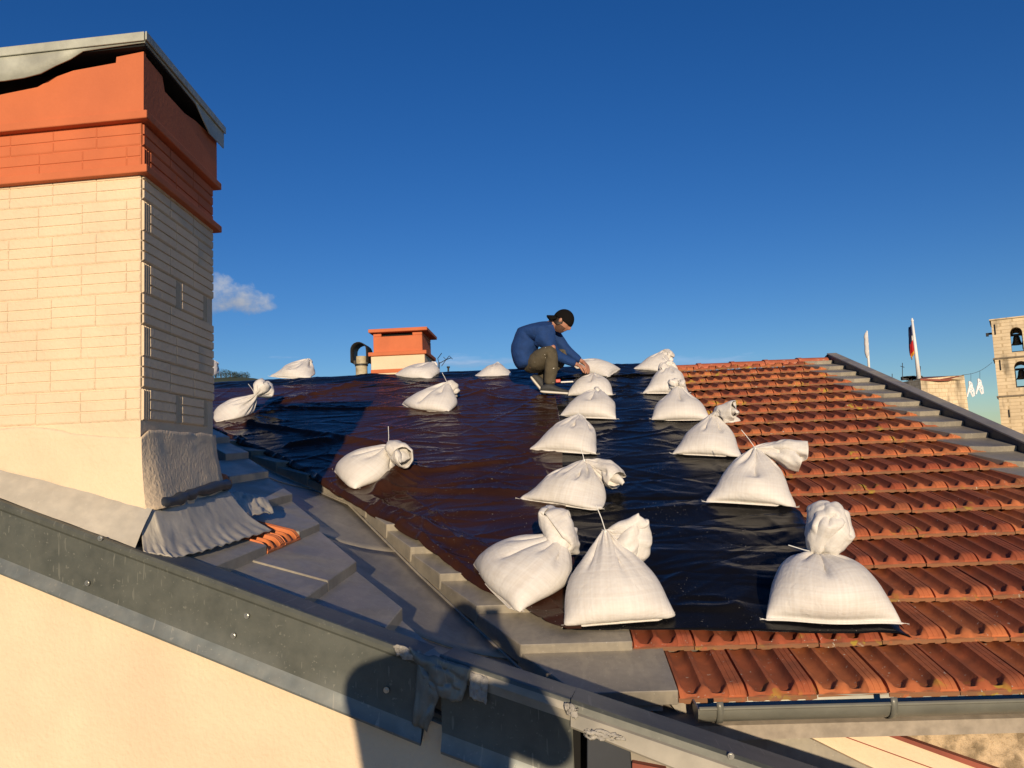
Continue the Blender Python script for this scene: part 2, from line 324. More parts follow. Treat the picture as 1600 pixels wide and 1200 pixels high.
MT['freshtile'] = mat('orange_clay', (0.60, 0.17, 0.045), 0.65, var=0.18, vscale=14, bump=0.3, coord='World')
MT['stripe'] = mat('galvanised_sun_tone', (0.30, 0.275, 0.22), 0.6, 0.1, var=0.2, vscale=9, coord='World', extra=stain_extra((0.16, 0.155, 0.13), 0.6, 8, (1, 1, 1)))  # paler copy for the strip facing the sun: its brightness is painted
MT['brown'] = mat('brown_film', (0.040, 0.0155, 0.009), 0.2, spec=0.26, var=0.25, vscale=2, coord='World', extra=tarp_extra((0.07, 0.035, 0.025)))
MT['black'] = mat('black_film', (0.006, 0.006, 0.007), 0.2, spec=0.20, var=0.25, vscale=2, coord='World', extra=tarp_extra((0.022, 0.02, 0.018)))
MT['sack'] = mat('woven_white', (0.72, 0.70, 0.66), 0.55, spec=0.35, var=0.05, vscale=8, extra=sack_extra)
MT['zip'] = mat('white_nylon', (0.62, 0.63, 0.62), 0.35, var=0.02)
MT['gutter'] = mat('gutter_zinc', (0.21, 0.21, 0.175), 0.42, 0.3, var=0.15, vscale=10, coord='World', extra=stain_extra((0.3, 0.29, 0.24), 0.4, 9, (0.4, 1, 1)))
MT['stucco'] = mat('rough_render', (0.55, 0.42, 0.27), 0.9, var=0.25, vscale=14, bump=1.0, bscale=32, bdist=0.03, coord='World', extra=stain_extra((0.16, 0.12, 0.07), 0.75, 16, (1, 1, 1), 0.48, 0.62))
MT['mortar'] = mat('grey_mortar', (0.34, 0.32, 0.28), 0.9, var=0.3, vscale=30, bump=1, bscale=60, bdist=0.01, coord='World')
MT['wood'] = mat('grey_board', (0.34, 0.29, 0.23), 0.8, var=0.2, vscale=20, coord='World')
MT['stone'] = mat('old_limestone', (0.72, 0.58, 0.38), 0.9, var=0.15, vscale=0.8, coord='World', extra=stone_extra)
MT['brickred'] = mat('red_trim', (0.28, 0.075, 0.045), 0.8, var=0.2, coord='World')
MT['bronze'] = mat('bell_bronze', (0.06, 0.055, 0.04), 0.5, 0.5, var=0.2)
MT['screw'] = mat('bright_steel', (0.5, 0.5, 0.46), 0.3, 0.8, var=0.1)
MT['skin'] = mat('skin', (0.42, 0.20, 0.125), 0.5, var=0.08, vscale=20)
MT['blue'] = mat('blue_cotton', (0.004, 0.036, 0.15), 0.85, var=0.15, vscale=14, bump=0.7, bscale=22, bdist=0.012)
MT['olive'] = mat('olive_canvas', (0.080, 0.066, 0.040), 0.85, var=0.2, vscale=10, bump=0.7, bscale=18, bdist=0.014, extra=lambda nt, c, src, b: mixc(nt, noise_mask(nt, src, 30, 0.74, 0.76, 1), c, (0.6, 0.57, 0.5)))
MT['capblack'] = mat('black_cap', (0.008, 0.007, 0.0065), 0.95, spec=0.1, var=0.15)
MT['hair'] = mat('dark_hair', (0.018, 0.011, 0.007), 0.6, var=0.2, vscale=40)
MT['shoe'] = mat('grey_shoe', (0.035, 0.036, 0.036), 0.7, var=0.3, vscale=30)
MT['sole'] = mat('white_sole', (0.72, 0.68, 0.58), 0.6, var=0.05)
MT['white'] = mat('white_paint', (0.8, 0.79, 0.76), 0.5, var=0.03)
MT['darkmetal'] = mat('dark_metal', (0.03, 0.028, 0.026), 0.6, 0.3, var=0.2)
MT['pipe'] = mat('old_pipe', (0.50, 0.44, 0.30), 0.75, var=0.2, vscale=18, coord='World', extra=stain_extra((0.2, 0.13, 0.07), 0.7, 14, (1, 1, 1)))
MT['phone'] = mat('phone_black', (0.01, 0.01, 0.012), 0.2, var=0.05)
MT['ground'] = mat('ground_soil', (0.16, 0.14, 0.10), 0.95, var=0.4, vscale=0.05, coord='World')
MT['hill'] = mat('hill_scrub', (0.05, 0.065, 0.03), 0.95, var=0.4, vscale=0.02, coord='World')
MT['leaf'] = mat('tree_leaf', (0.030, 0.045, 0.016), 0.8, var=0.35, vscale=0.7, coord='World')
MT['bark'] = mat('tree_bark', (0.08, 0.06, 0.04), 0.9, var=0.3, vscale=3, coord='World')
MT['paving'] = mat('terrace_paving', (0.3, 0.25, 0.19), 0.85, var=0.2, vscale=4, coord='World')
MT['drop'] = mat('white_droppings', (0.75, 0.73, 0.66), 0.9, var=0.1)

# ------------------------------------------------------------------ ground, hill
def build_ground():
    V = []; n = 25; S = 3000
    xs = np.sign(np.linspace(-1, 1, n))*np.abs(np.linspace(-1, 1, n))**2*S
    for y in xs:
        for x in xs: V.append((x, y, -14+0.0*x))
    o = struct(mesh('ground', V, grid_f(n, n), MT['ground'])); 
    # hill far off to the left, carrying the trees seen past the chimney
    V = []; nx, ny = 60, 16
    for j in range(ny):
        for i in range(nx):
            x = -420+i*12; y = 330+j*22
            h = 71*math.exp(-((x+205)/130)**2)*math.exp(-((y-470)/120)**2)+6*(fbm(x*0.02, y*0.02, 3)-0.5)
            V.append((x, y, -14.5+h))
    struct(mesh('hill', V, grid_f(ny, nx), MT['hill'], smooth=True))
build_ground()
def hill_z(x, y): return -14.5+71*math.exp(-((x+205)/130)**2)*math.exp(-((y-470)/120)**2)

# ------------------------------------------------------------------ main house with the tiled roof
HOUSE = thing('house', 'house with the broad orange clay tile roof the sandbags lie on', 'house', (0.8, 5.5, -14))
FP = [(0.12, 2.76), (-0.066, 3.041), (-0.684, 4.003), (-1.323, 5.049), (-2.012, 5.697), (-3.4, 7.1), (-5.3, 9.0)]
def fold_x(y):
    for (x0, y0), (x1, y1) in zip(FP, FP[1:]):
        if y <= y1: return x0+(x1-x0)*(y-y0)/(y1-y0)
    return FP[-1][0]
def zm(y): return E0[2]+TM*(y-E0[1])
def build_main():
    yr = E0[1]+SR*math.cos(TH); zr = zm(yr)
    # deck under the tiles
    b = MB(); pts = [(x, y, zm(y)-0.07) for x, y in FP if y < yr]+[(-5.3, yr, zr-0.07), (3.27, yr, zr-0.07), (3.27, 2.86, zm(2.86)-0.07), (0.42, 2.86, zm(2.86)-0.07)]
    b.prism([p for p in pts][::-1], (0, 0, -0.05)); b.build('roof_deck', MT['wood'], HOUSE)
    b = MB(); b.prism([(-5.3, yr+0.002, zr-0.03), (3.27, yr+0.002, zr-0.03), (3.27, yr+5, zr-1.45), (-5.3, yr+5, zr-1.45)], (0, 0, -0.06)); b.build('rear_roof', MT['tile'], HOUSE)
    # walls
    b = MB(); b.box((1.97, 3.12, -7.5), (2.9, 0.10, 12.9)); b.build('wall', MT['stucco'], HOUSE)
    b = MB(); b.prism([(3.27, 3.07, -14), (3.27, 3.07, zm(3.07)-0.1), (3.27, yr, zr-0.1), (3.27, yr+4.8, zr-1.5), (3.27, yr+4.8, -14)], (-0.1, 0, 0)); b.build('side_wall', MT['cream'], HOUSE)
    b = MB(); b.box((-1, yr+4.7, -7.9), (8.3, 0.1, 12.2)); b.build('rear_wall', MT['cream'], HOUSE)
build_main()
xv = lambda s: 3.19
def tile_mesh(name, m):
    us = [0, .012, .02, .06, .09, .12, .16, .21, .26, .30, .33, .37, .42, .46, .49, .53, .58, .63, .67, .70, .735, .75, .80, .805, .83, .835, .88, .885, .915, .92, .985, 1.0]
    vs = [-.001, 0.0, .004, .012, .022, .034, .044, .052, .062, .078, .10, .16, .26, .345, .40]
    def ch(u, v, c, w):
        d = abs(u-c)/w
        rnd = 0.030+0.026*min(d, 1)**2                     # the channel ends in a rounded nose
        f = min(max((v-rnd+0.008)/0.014, 0), 1)
        e = max(0, 1-d**3.2)**0.8
        return 0.030*e*f
    V = []
    for v in vs:
        for u in us:
            top = 0.0445
            if 0.75 <= u <= 0.985: top += 0.0035 if not any(a <= u <= b for a, b in ((.805, .83), (.885, .915))) or True else 0
            if u in (.805, .83, .885, .915): top -= 0.0018
            if u <= 0.012: top = 0.026
            if u > 0.99: top = 0.040
            h = top-ch(u, v, 0.21, 0.15)-ch(u, v, 0.59, 0.15)
            if 0.40 < u < 0.44 or u < 0.08: pass
            # bull nose toward the front; lower under the channels
            dip = 0.012*(max(0, 1-((u-0.22)/0.16)**2)+max(0, 1-((u-0.59)/0.16)**2))
            if v <= 0.052:
                t = max(0.0, (0.052-v)/0.052); h = max(h-dip*min(1, t*2.2)-0.026*t**1.9, 0.015)
            yv = v
            if v == 0.0: h = 0.0185; yv = 0.003
            if v == -.001: h = 0.014+0.002*math.sin(u*9); yv = -0.003
            V.append((u*TW*0.985, yv, h))
    nu = len(us); Fc = grid_f(len(vs), nu)
    n0 = len(V)
    for u in us: V.append((u*TW*0.985, -0.003, 0.0+(0.004 if math.sin(u*25+1) > 0.2 else 0)))
    Fc += [(n0+i, n0+i+1, i+1, i) for i in range(nu-1)]
    # sides and back
    n1 = len(V); nv = len(vs)
    for v in vs: V.append((0, v, 0.0))
    for v in vs: V.append((TW*0.985, v, 0.0))
    for j in range(nv-1):
        Fc.append((j*nu, (j+1)*nu, n1+j+1, n1+j)); Fc.append((j*nu+nu-1, n1+nv+j, n1+nv+j+1, (j+1)*nu+nu-1))
    me = bpy.data.meshes.new(name); me.from_pydata(V, [], Fc); me.materials.append(m); me.shade_smooth()
    bm = bmesh.new(); bm.from_mesh(me); bmesh.ops.recalc_face_normals(bm, faces=bm.faces)
    for e in bm.edges:
        if len(e.link_faces) == 2 and e.calc_face_angle(0) > math.radians(38): e.smooth = False
    bm.to_mesh(me); bm.free()
    return me
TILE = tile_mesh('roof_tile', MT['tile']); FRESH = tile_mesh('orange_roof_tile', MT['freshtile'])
TILT = TH-math.atan(0.0445/EX)
def first_edge(k):
    off = 0.419+(TW/2 if k % 2 else 0); xf = fold_x(E0[1]+k*EX*math.cos(TH))
    x = off-math.floor((off-xf)/TW)*TW
    while x < xf+0.30: x += TW
    return x
def tarp_r(s): return 1.375+0.03*math.sin(s*1.3)
def build_tiles():
    for k in range(NROW+1):
        x = first_edge(k)
        if k == 2: x = max(x, first_edge(k))
        while x+0.18 < xv(k*EX):
            if k <= 2 or x > 0.95:
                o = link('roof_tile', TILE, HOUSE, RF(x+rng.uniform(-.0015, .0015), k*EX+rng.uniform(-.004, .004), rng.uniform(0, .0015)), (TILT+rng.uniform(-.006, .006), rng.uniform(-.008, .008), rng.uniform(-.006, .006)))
            x += TW
    # ridge tiles
    for k in range(5):
        x0 = 1.34+k*0.375; b = MB(); V = []; n = 9
        for q, (xx, rr) in enumerate(((x0, 0.118), (x0+0.045, 0.118), (x0+0.046, 0.108), (x0+0.40, 0.100))):
            for i in range(n):
                t = math.pi*(0.06+0.88*i/(n-1)); V.append(RF(xx, SR+0.01, 0)+np.array([0, math.cos(t)*rr, math.sin(t)*rr*0.60-0.018+0.003*k]))
        for q in range(4):
            for i in range(n):
                pass
        Vi = [np.array(v)-np.array([0, 0, 0.014]) for v in V]
        Fc = grid_f(4, n)
        Fi = [tuple(v+4*n for v in f[::-1]) for f in Fc]
        ed = [(i, i+1, 4*n+i+1, 4*n+i) for i in range(n-1)]+[(3*n+i+1, 3*n+i, 7*n+i, 7*n+i+1) for i in range(n-1)]
        ed += [(j*n, 4*n+j*n, 4*n+(j+1)*n, (j+1)*n) for j in range(3)]+[(j*n+n-1, (j+1)*n+n-1, 4*n+(j+1)*n+n-1, 4*n+j*n+n-1) for j in range(3)]
        mesh('ridge_tile', V+Vi, Fc+Fi+ed, MT['ridge'], HOUSE, auto=math.radians(35))
    # mortar under the last ridge tile
build_tiles()
def slab(b, pts_top, drop):
    """pts_top: 4 world points; prism straight down"""
    b.prism([tuple(p) for p in pts_top][::-1], (0, 0, -drop))
def build_zinc_main():
    # right verge: a folded zinc step for each course, then the dark upstand with its cap
    for k in range(NROW+1):
        s0 = k*EX; s1 = min(s0+EX+0.02, SR)
        if s1-s0 < 0.05: continue
        b = MB(); w = 0.165+rng.uniform(-.006, .006); xi = xv(s0)-0.003; xl = xi-0.27+(0.04 if k % 2 else 0)
        P = [RF(xl-0.02, s0+0.045, 0.046), RF(xi-w, s0-0.008, 0.052), RF(xi, s0-0.008, 0.052), RF(xi, s1, 0.012), RF(xl-0.10, s1, 0.010)]
        n = len(P); V = P+[p-NN*0.056 for p in P]
        b.add(V, [(0, 1, 2, 3, 4), (9, 8, 7, 6, 5)]+[(i, i+n, (i+1) % n+n, (i+1) % n) for i in range(n)])
        bevel(b.build('zinc_step', MT['zinc'], HOUSE), 0.003, 1)
    prof = [(-0.12, -0.06), (-0.12, 0.085), (SR+0.0, 0.085), (SR+0.02, -0.06)]
    b = MB(); b.prism([RF(xv(s), s, h) for s, h in prof], (0.08, 0, 0)); v = b.build('verge_upstand', MT['navy'], HOUSE)
    b = MB(); b.prism([RF(xv(s)-0.008, s, h) for s, h in [(-0.14, 0.087), (-0.14, 0.101), (SR+0.02, 0.101), (SR+0.02, 0.087)]], (0.105, 0, 0)); bevel(b.build('verge_cap', MT['zinc'], HOUSE), 0.004)
    yr = E0[1]+SR*math.cos(TH); zr = zm(yr)
    b = MB(); b.prism([(3.18, yr-0.01, zr+0.085), (3.18, yr+5, zr-1.2), (3.18, yr+5, zr-1.5), (3.18, yr-0.01, zr-0.2)], (0.08, 0, 0)); b.build('rear_verge', MT['navy'], HOUSE)
    # stepped zinc along the valley
    for k in range(0, 17):
        s0 = k*EX; s1 = s0+EX+0.015; y0 = E0[1]+s0*math.cos(TH); y1 = E0[1]+s1*math.cos(TH)
        xa, xb = fold_x(y0)+0.012, fold_x(y1)+0.012; xr = first_edge(k)
        P = [RF(xa, s0-0.006, 0.056), RF(xr-0.003, s0-0.006, 0.056), RF(xr-0.003, s1, 0.014), RF(xb, s1, 0.014)]
        n = 4; V = P+[p-NN*(0.06 if i in (0, 1) else 0.06) for i, p in enumerate(P)]
        V[4] = RF(xa, s0-0.006, -0.001); V[5] = RF(xr-0.003, s0-0.006, -0.001); V[6] = RF(xr-0.003, s1, -0.05); V[7] = RF(xb-0.012, s1, -0.06)
        V[4] = RF(xa-0.010, s0-0.006, -0.03 if k else -0.004)
        Fc = [(0, 1, 2, 3), (7, 6, 5, 4)]+[(i, i+n, (i+1) % n+n, (i+1) % n) for i in range(n)]
        bevel(mesh('valley_step', V, Fc, MT['zinc'], HOUSE), 0.003, 1)
build_zinc_main()
LE = [(-0.19, 2.27), (-0.562, 2.84), (-0.83, 3.23), (-1.118, 3.67), (-1.40, 4.11), (-2.0, 4.95), (-2.75, 5.8), (-4.6, 7.7)]
def build_valley():
    # valley gutter: sheets lapped along its length, with a faint middle crease
    FV = [(0.30, 2.45), (-0.075, 3.04), (-0.695, 4.003), (-1.335, 5.049), (-2.02, 5.697), (-3.4, 7.1), (-4.9, 8.6)]
    def lerp(P, t):
        d = [0]
        for a, b in zip(P, P[1:]): d.append(d[-1]+math.hypot(b[0]-a[0], b[1]-a[1]))
        L = t*d[-1]
        for i in range(len(P)-1):
            if L <= d[i+1]+1e-9:
                f = (L-d[i])/(d[i+1]-d[i]); return P[i][0]+(P[i+1][0]-P[i][0])*f, P[i][1]+(P[i+1][1]-P[i][1])*f
        return P[-1]
    cuts = [0, 0.115, 0.27, 0.44, 0.62, 0.8, 1.0]
    for q, (t0, t1) in enumerate(zip(cuts, cuts[1:])):
        V = []; nt, nw = 14, 9; lift = 0.003*(q % 2)
        for j in range(nt):
            t = t0+(t1-t0)*j/(nt-1); a = lerp([(x-0.05, y-0.03) for x, y in LE], t); c = lerp(FV, t)
            za = zl(*a)-0.035; zc = zm(c[1])-0.035
            for i in range(nw):
                f = i/(nw-1); x = a[0]+(c[0]-a[0])*f; y = a[1]+(c[1]-a[1])*f
                sag = -0.03*math.sin(math.pi*f)*(1 if f < .5 else 1)
                V.append((x, y, za+(zc-za)*f+sag+lift+0.004*(fbm(x*6, y*6, 5)-0.5)+(0.004 if abs(j-0) < 1 and q else 0)))
        o = mesh('valley_sheet', V, grid_f(nt, nw), MT['zinc'], HOUSE, auto=math.radians(20))
        m = o.modifiers.new('thickness', 'SOLIDIFY'); m.thickness = 0.004; m.offset = -1
    # the bead along the fold
    pts = [(x-0.008, y, zm(y)-0.027) for x, y in FV]
    MB().tube(pts, 0.007, 8).build('valley_bead', MT['zinc'], HOUSE, smooth=True)
build_valley()
def build_gutter():
    g = None; n = 14; xs = (0.40, 3.42); R = 0.060; cy, cz = 2.818, -0.897
    V = []; pr = []
    pr.append((cy-R+0.010, cz+0.004)); 
    for i in range(7): t = math.pi*2*i/7; pr.append((cy-R+0.002-0.007*math.cos(t+2.2), cz+0.007*math.sin(t+2.2)))
    for i in range(n): t = math.pi+math.pi*i/(n-1); pr.append((cy+R*math.cos(t), cz+R*math.sin(t)))
    for i in range(n): t = 2*math.pi-math.pi*i/(n-1); pr.append((cy+(R-0.003)*math.cos(t), cz+(R-0.003)*math.sin(t)))
    m = len(pr); fall = lambda x: 0.0-0.006*(x-0.4)*0
    for x in (0.47, 1.10, 1.101, 1.70, 1.701, 2.6, 3.42):
        for (y, z) in pr: V.append((x, y, z))
    g = mesh('gutter', V, grid_f(7, m), MT['gutter'], HOUSE, auto=math.radians(50))
    b = MB(); rim = [(cy+(R+0.001)*math.cos(math.pi+math.pi*i/10), cz+(R+0.001)*math.sin(math.pi+math.pi*i/10)) for i in range(11)]
    b.prism([(0.466, y, z) for y, z in rim], (0.006, 0, 0)); b.build('end_cap', MT['gutter'], g)
    for x in (0.53, 1.115, 1.66, 2.25, 2.85):
        b = MB(); V = []
        for xx in (x, x+0.022):
            for i in range(-1, 13):
                t = math.pi+math.pi*i/12; V.append((xx, cy+(R+0.0045)*math.cos(t), cz+(R+0.0045)*math.sin(t)+(0.006 if i <= 0 else 0)))
        o = mesh('gutter_clip', V, grid_f(2, 14), MT['gutter'], g, smooth=True); mm = o.modifiers.new('t', 'SOLIDIFY'); mm.thickness = 0.003; mm.offset = 0
    b = MB(); b.box((1.95, 3.04, -0.955), (2.9, 0.03, 0.08)); b.build('fascia_board', MT['wood'], HOUSE)
    b = MB(); b.box((1.95, 2.985, -0.955), (2.9, 0.13, 0.010)); b.build('eave_flashing', MT['wood'], HOUSE)
build_gutter()

# ------------------------------------------------------------------ gable wing on the left, nearest the camera
def yg(x): return 2.30-0.14*(x+1.0)                                # its front wall is slightly turned to us
def on_gable(px, py, off=0.0):
    r = ray(px, py); t = (2.30-0.14+off)/(r[1]+0.14*r[0]); return r*t
WING = thing('gable_wing', 'cream rendered gable wall with dark metal coping running down across the foreground', 'house', (-1.5, 3.2, -14))
A0, A1 = on_gable(0, 785), on_gable(640, 1020); B0, B1 = on_gable(0, 893), on_gable(665, 1164)
C0, C1 = on_gable(739, 1046), on_gable(1100, 1168)
def lin(P, Q, x): return P[2]+(Q[2]-P[2])*(x-P[0])/(Q[0]-P[0])
GD = _n((1, -0.14, 0)); GN = _n((-0.14, -1, 0))                    # along the wall; out towards the camera
def coping(name, x0, x1, topf, botf, mt, nseg=24, wob=0.0, band=None):
    V = []; fm = []
    for i in range(nseg+1):
        x = x0+(x1-x0)*i/nseg; t = topf(x); h = t-botf(x); P = np.array([x, yg(x), 0]); up = np.array([0, 0, 1.0])
        w = wob*(fbm(x*2.2, 0.5, 9)-0.5)
        pr = [(-0.16, -0.012), (-0.030, 0.0), (-0.012, 0.006), (0.0, 0.004), (0.007, -0.005), (0.006, -0.018), (0.0, -0.026), (-0.001+w, -h*0.5), (0.0, -h*0.80), (0.020, -h*0.97), (0.018, -h), (0.010, -h+0.003), (-0.02, -h*0.86), (-0.03, -0.03)]
        if band: pr[5] = (0.012, -0.024); pr[6] = (0.004, -0.050)
        for a, b in pr: V.append(P+GN*a+up*(t+b))
    m = len(pr); Fc = grid_f(nseg+1, m)
    fm = [(1 if (f % (m-1)) in (8, 9) else (2 if band and (f % (m-1)) in (4, 5) else 0)) for f in range(len(Fc))]  # lip and band faces get the lighter copies, light painted by face
    return mesh(name, V, [f[::-1] for f in Fc], mt, WING, auto=math.radians(28), mats=[MT['lip'], MT['stripe']], fm=fm)
def build_wing():
    top = lambda x: lin(A0, A1, x); bot = lambda x: lin(B0, B1, x)
    # wall
    b = MB(); pl = []
    x0, x1 = -4.2, 0.02
    P = [(x0, yg(x0)+0.03), (x1, yg(x1)+0.03)]
    z0, z1 = top(x0)-0.1, bot(x1)+0.09
    V = [(P[0][0], P[0][1], -14), (P[1][0], P[1][1], -14), (P[1][0], P[1][1], z1), (P[0][0], P[0][1], z0)]
    n = 40; Vg = []
    for j in range(2):
        for i in range(n+1):
            x = x0+(x1-x0)*i/n; Vg.append((x, yg(x)+0.03, -14 if j == 0 else bot(x)+0.06))
    for j in range(2):
        for i in range(n+1):
            x = x0+(x1-x0)*i/n; Vg.append((x, yg(x)+0.15, -14 if j == 0 else bot(x)+0.06))
    m = n+1; Fc = grid_f(2, m)+[tuple(2*m+v for v in f[::-1]) for f in grid_f(2, m)]+[(m+i, m+i+1, 3*m+i+1, 3*m+i) for i in range(n)]+[(0, m, 3*m, 2*m), (n, 2*m+n, 3*m+n, m+n)]
    mesh('wall', Vg, Fc, MT['cream'], WING)
    c = coping('coping', -4.2, A1[0]+0.03, top, bot, MT['coping'], 40, 0.008)
    t2 = lambda x: lin(C0, C1, x)+0.003
    bb0, bb1 = on_gable(665, 1164), on_gable(760, 1200); b2 = lambda x: lin(bb0, bb1, x)
    xe = on_gable(905, 1150)[0]
    coping('coping', on_gable(688, 1060)[0], xe-0.02, t2, b2, MT['coping'], 12, 0.004, band=True)
    # past the joint only the light capping runs on, down and out of the picture
    V = []; xs = np.linspace(xe-0.018, 1.9, 22)
    for x in xs:
        P = np.array([x, yg(x), t2(x)]); w = 0.055+0.018*min(max((x-xe)/0.3, 0), 1)
        for a, h in ((-0.16, -0.010), (-0.03, 0.0), (-0.010, 0.003), (0.003, -0.004), (0.006, -0.022), (0.014, -0.026), (0.030, -w), (0.026, -w-0.006), (0.0, -w+0.01)): V.append(P+GN*a+np.array([0, 0, h]))
    fm = [(1 if (f % 8) in (4, 5, 6) else 0) for f in range(21*8)]
    mesh('capping_strip', V, [f[::-1] for f in grid_f(22, 9)], MT['coping'], WING, auto=math.radians(28), mats=[MT['stripe']], fm=fm)
    # zinc patch box and lower face below the capping
    def plate(name, pts, off, th, mt):
        P = [on_gable(px, py, off) for px, py in pts]; b = MB(); b.prism(P, GN*-th); return b.build(name, mt, WING)
    bevel(plate('zinc_patch', [(917, 1150), (983, 1152), (990, 1245), (917, 1240)], -0.012, 0.05, MT['navy']), 0.003)
    plate('lower_flashing', [(984, 1158), (1140, 1205), (1200, 1300), (984, 1300)], 0.012, 0.04, MT['zinc'])
    plate('brick_fragment', [(988, 1192), (1040, 1202), (1060, 1240), (988, 1240)], -0.010, 0.03, MT['brickred'])
    plate('foot_wall', [(990, 1175), (1700, 1400), (1700, 1900), (990, 1900)], 0.16, 0.1, MT['stucco'])
    plate('shade_plate', [(800, 1100), (989, 1150), (989, 1500), (800, 1500)], 0.14, 0.02, MT['slot'])  # black plate added behind the gap; the gap's shade is this colour
    # roofs' joint: scrim, mortar and a bent flap of sheet
    def crumple(name, poly, mt, seed, thick=0.014, nu=16, nv=12, amp=0.014, off=-0.012):
        a, b_, c_, d = [on_gable(px, py, off) for px, py in poly]; V = []
        for j in range(nv):
            for i in range(nu):
                u, v = i/(nu-1), j/(nv-1); p = (a*(1-u)+b_*u)*(1-v)+(d*(1-u)+c_*u)*v
                e = min(u, v, 1-u, 1-v)*6
                p = p+GN*(amp*(fbm(u*5+seed, v*5, seed)*2-0.7)*min(1, e+0.2)+0.004)+np.array([0, 0, 1])*(0.012*(vn(u*7, v*7, seed+4)-0.5))
                V.append(p)
        o = mesh(name, V, grid_f(nv, nu)[::1], mt, WING, smooth=True); m = o.modifiers.new('t', 'SOLIDIFY'); m.thickness = thick; return o
    crumple('joint_patch', [(640, 1012), (738, 1044), (722, 1096), (672, 1082)], MT['lip'], 3, 0.004, nu=26, nv=18, amp=0.014, off=-0.014)
    crumple('sheet_flap', [(655, 1030), (690, 1080), (668, 1140), (646, 1132)], MT['lip'], 5, 0.004, amp=0.012, off=-0.012)
    crumple('mortar_lump', [(616, 1006), (662, 1020), (660, 1034), (622, 1022)], MT['mortar'], 8, 0.006, amp=0.010, off=-0.01)
    crumple('mortar_lump', [(734, 1048), (764, 1060), (760, 1096), (736, 1086)], MT['mortar'], 11, 0.006, amp=0.008, off=-0.008)
    crumple('mortar_lump', [(882, 1098), (904, 1106), (900, 1122), (888, 1112)], MT['mortar'], 14, 0.006, amp=0.008, off=-0.016)
    crumple('mortar_lump', [(910, 1136), (965, 1146), (978, 1156), (915, 1151)], MT['mortar'], 21, 0.005, amp=0.008, off=-0.02)
    # screws with washers
    for px, py in ((137, 911), (365, 993), (604, 1078), (157, 841), (386, 962), (-60, 838), (1142, 1181)):
        p = on_gable(px, py, -0.004 if py > 900 and px < 700 else -0.008)
        b = MB(); b.tube([p, p+GN*0.003], [0.0085, 0.0085], 14); b.tube([p+GN*0.003, p+GN*0.0075], [0.0050, 0.0044], 6); b.build('screw', MT['screw'], WING)
    # roof deck and zinc courses of the wing
    b = MB(); xa, xb = -4.4, -0.2; pts = []
    le = [(x-0.02, y) for x, y in LE]
    pts = [(xa, yg(xa)+0.06, zl(xa, yg(xa))-0.03), (-0.24, yg(-0.24)+0.06, zl(-0.24, 2.25)-0.03)]+[(x, y, zl(x, y)-0.03) for x, y in le[1:]]
    pts.append((-4.6, 7.6, zl(-4.6, 7.6)-0.03))
    b.prism(pts[::-1], (0, 0, -0.05)); b.build('roof_deck', MT['wood'], WING)
    def le_y(x):
        for (a, ya), (c, yc) in zip(LE, LE[1:]):
            if x >= c: return ya+(yc-ya)*(x-a)/(c-a)
        return LE[-1][1]
    xk = [-0.30, -0.567, -0.832, -1.118, -1.395, -1.665, -1.93, -2.18, -2.46, -2.74, -3.02, -3.3]
    def piece(xu, xd, ya_u, ya_d, yb_u, yb_d, name='zinc_step', hi=0.052, dz=0.0):
        # xu upper edge, xd lower edge (the drop); y from a to b
        P = [(xu, ya_u), (xd, ya_d), (xd, yb_d), (xu, yb_u)]; hh = [0.010, hi, hi, 0.010]
        V = [(x, y, zl(x, y)+h+dz) for (x, y), h in zip(P, hh)]+[(x, y, zl(x, y)-0.025) for x, y in P]
        Fc = [(0, 1, 2, 3), (7, 6, 5, 4)]+[(i, i+4, (i+1) % 4+4, (i+1) % 4) for i in range(4)]
        return bevel(mesh(name, V, Fc, MT['zinc'], WING), 0.003, 1)
    for i in range(len(xk)-1):
        xd, xu = xk[i], xk[i+1]-0.012
        g = lambda x: yg(x)+0.075
        ld, lu = le_y(xd), le_y(xu)
        if i < 3:
            sp = g(xd)+(ld-g(xd))*(0.62, 0.5, 0.55)[i]
            spu = sp
            if i == 0: piece(xu, xd, g(xu), g(xd), max(lu, g(xu)+.02), max(ld, g(xd)+.02))
            else:
                piece(xu, xd, g(xu), g(xd), sp, sp-0.02); piece(xu, xd, sp+0.003, sp-0.017, lu, ld, dz=0.005)
        elif i == 3:
            piece(xu, xd, g(xu), g(xd), 3.00, 2.98); piece(xu, xd, 3.40, 3.37, lu, ld)
        elif i == 4:
            piece(xu, xd, g(xu), g(xd), 3.0, 3.0); piece(xu, xd, 3.64, 3.62, lu, ld)
        elif i == 5:
            piece(xu, xd, 3.95, 3.93, lu, ld)
        else:
            piece(xu, xd, lu-0.35, ld-0.35, lu, ld)
            if i > 8: piece(xu, xd, g(xu), g(xd), lu-0.4, ld-0.4)
    # clay tiles left bare between the zinc
    up = math.atan(0.42)-math.atan(0.0445/0.335)
    for (row, ys) in ((3, (2.985, 3.185)), (4, (3.02, 3.19, 3.36, 3.48)), (5, (3.04, 3.22, 3.40, 3.58, 3.76)), (6, (2.5, 2.7, 2.9, 3.1, 3.3, 3.5, 3.7, 3.9)), (7, (2.6, 2.8, 3.0, 3.2, 3.4, 3.6, 3.8, 4.0, 4.2))):
        x = xk[row]
        for y in ys:
            o = link('roof_tile', FRESH, WING, (x-0.002, y, zl(x, y)+0.012))
            if rng.random() < 0: pass
            o.matrix_local = Matrix.Translation(Vector((x-0.002, y, zl(x, y)+0.012))-WL[WING.name]) @ (Matrix.Rotation(math.pi/2, 4, 'Z') @ Matrix.Rotation(up, 4, 'X')) @ Matrix.Diagonal((0.80, 0.84, 1.0, 1))
build_wing()
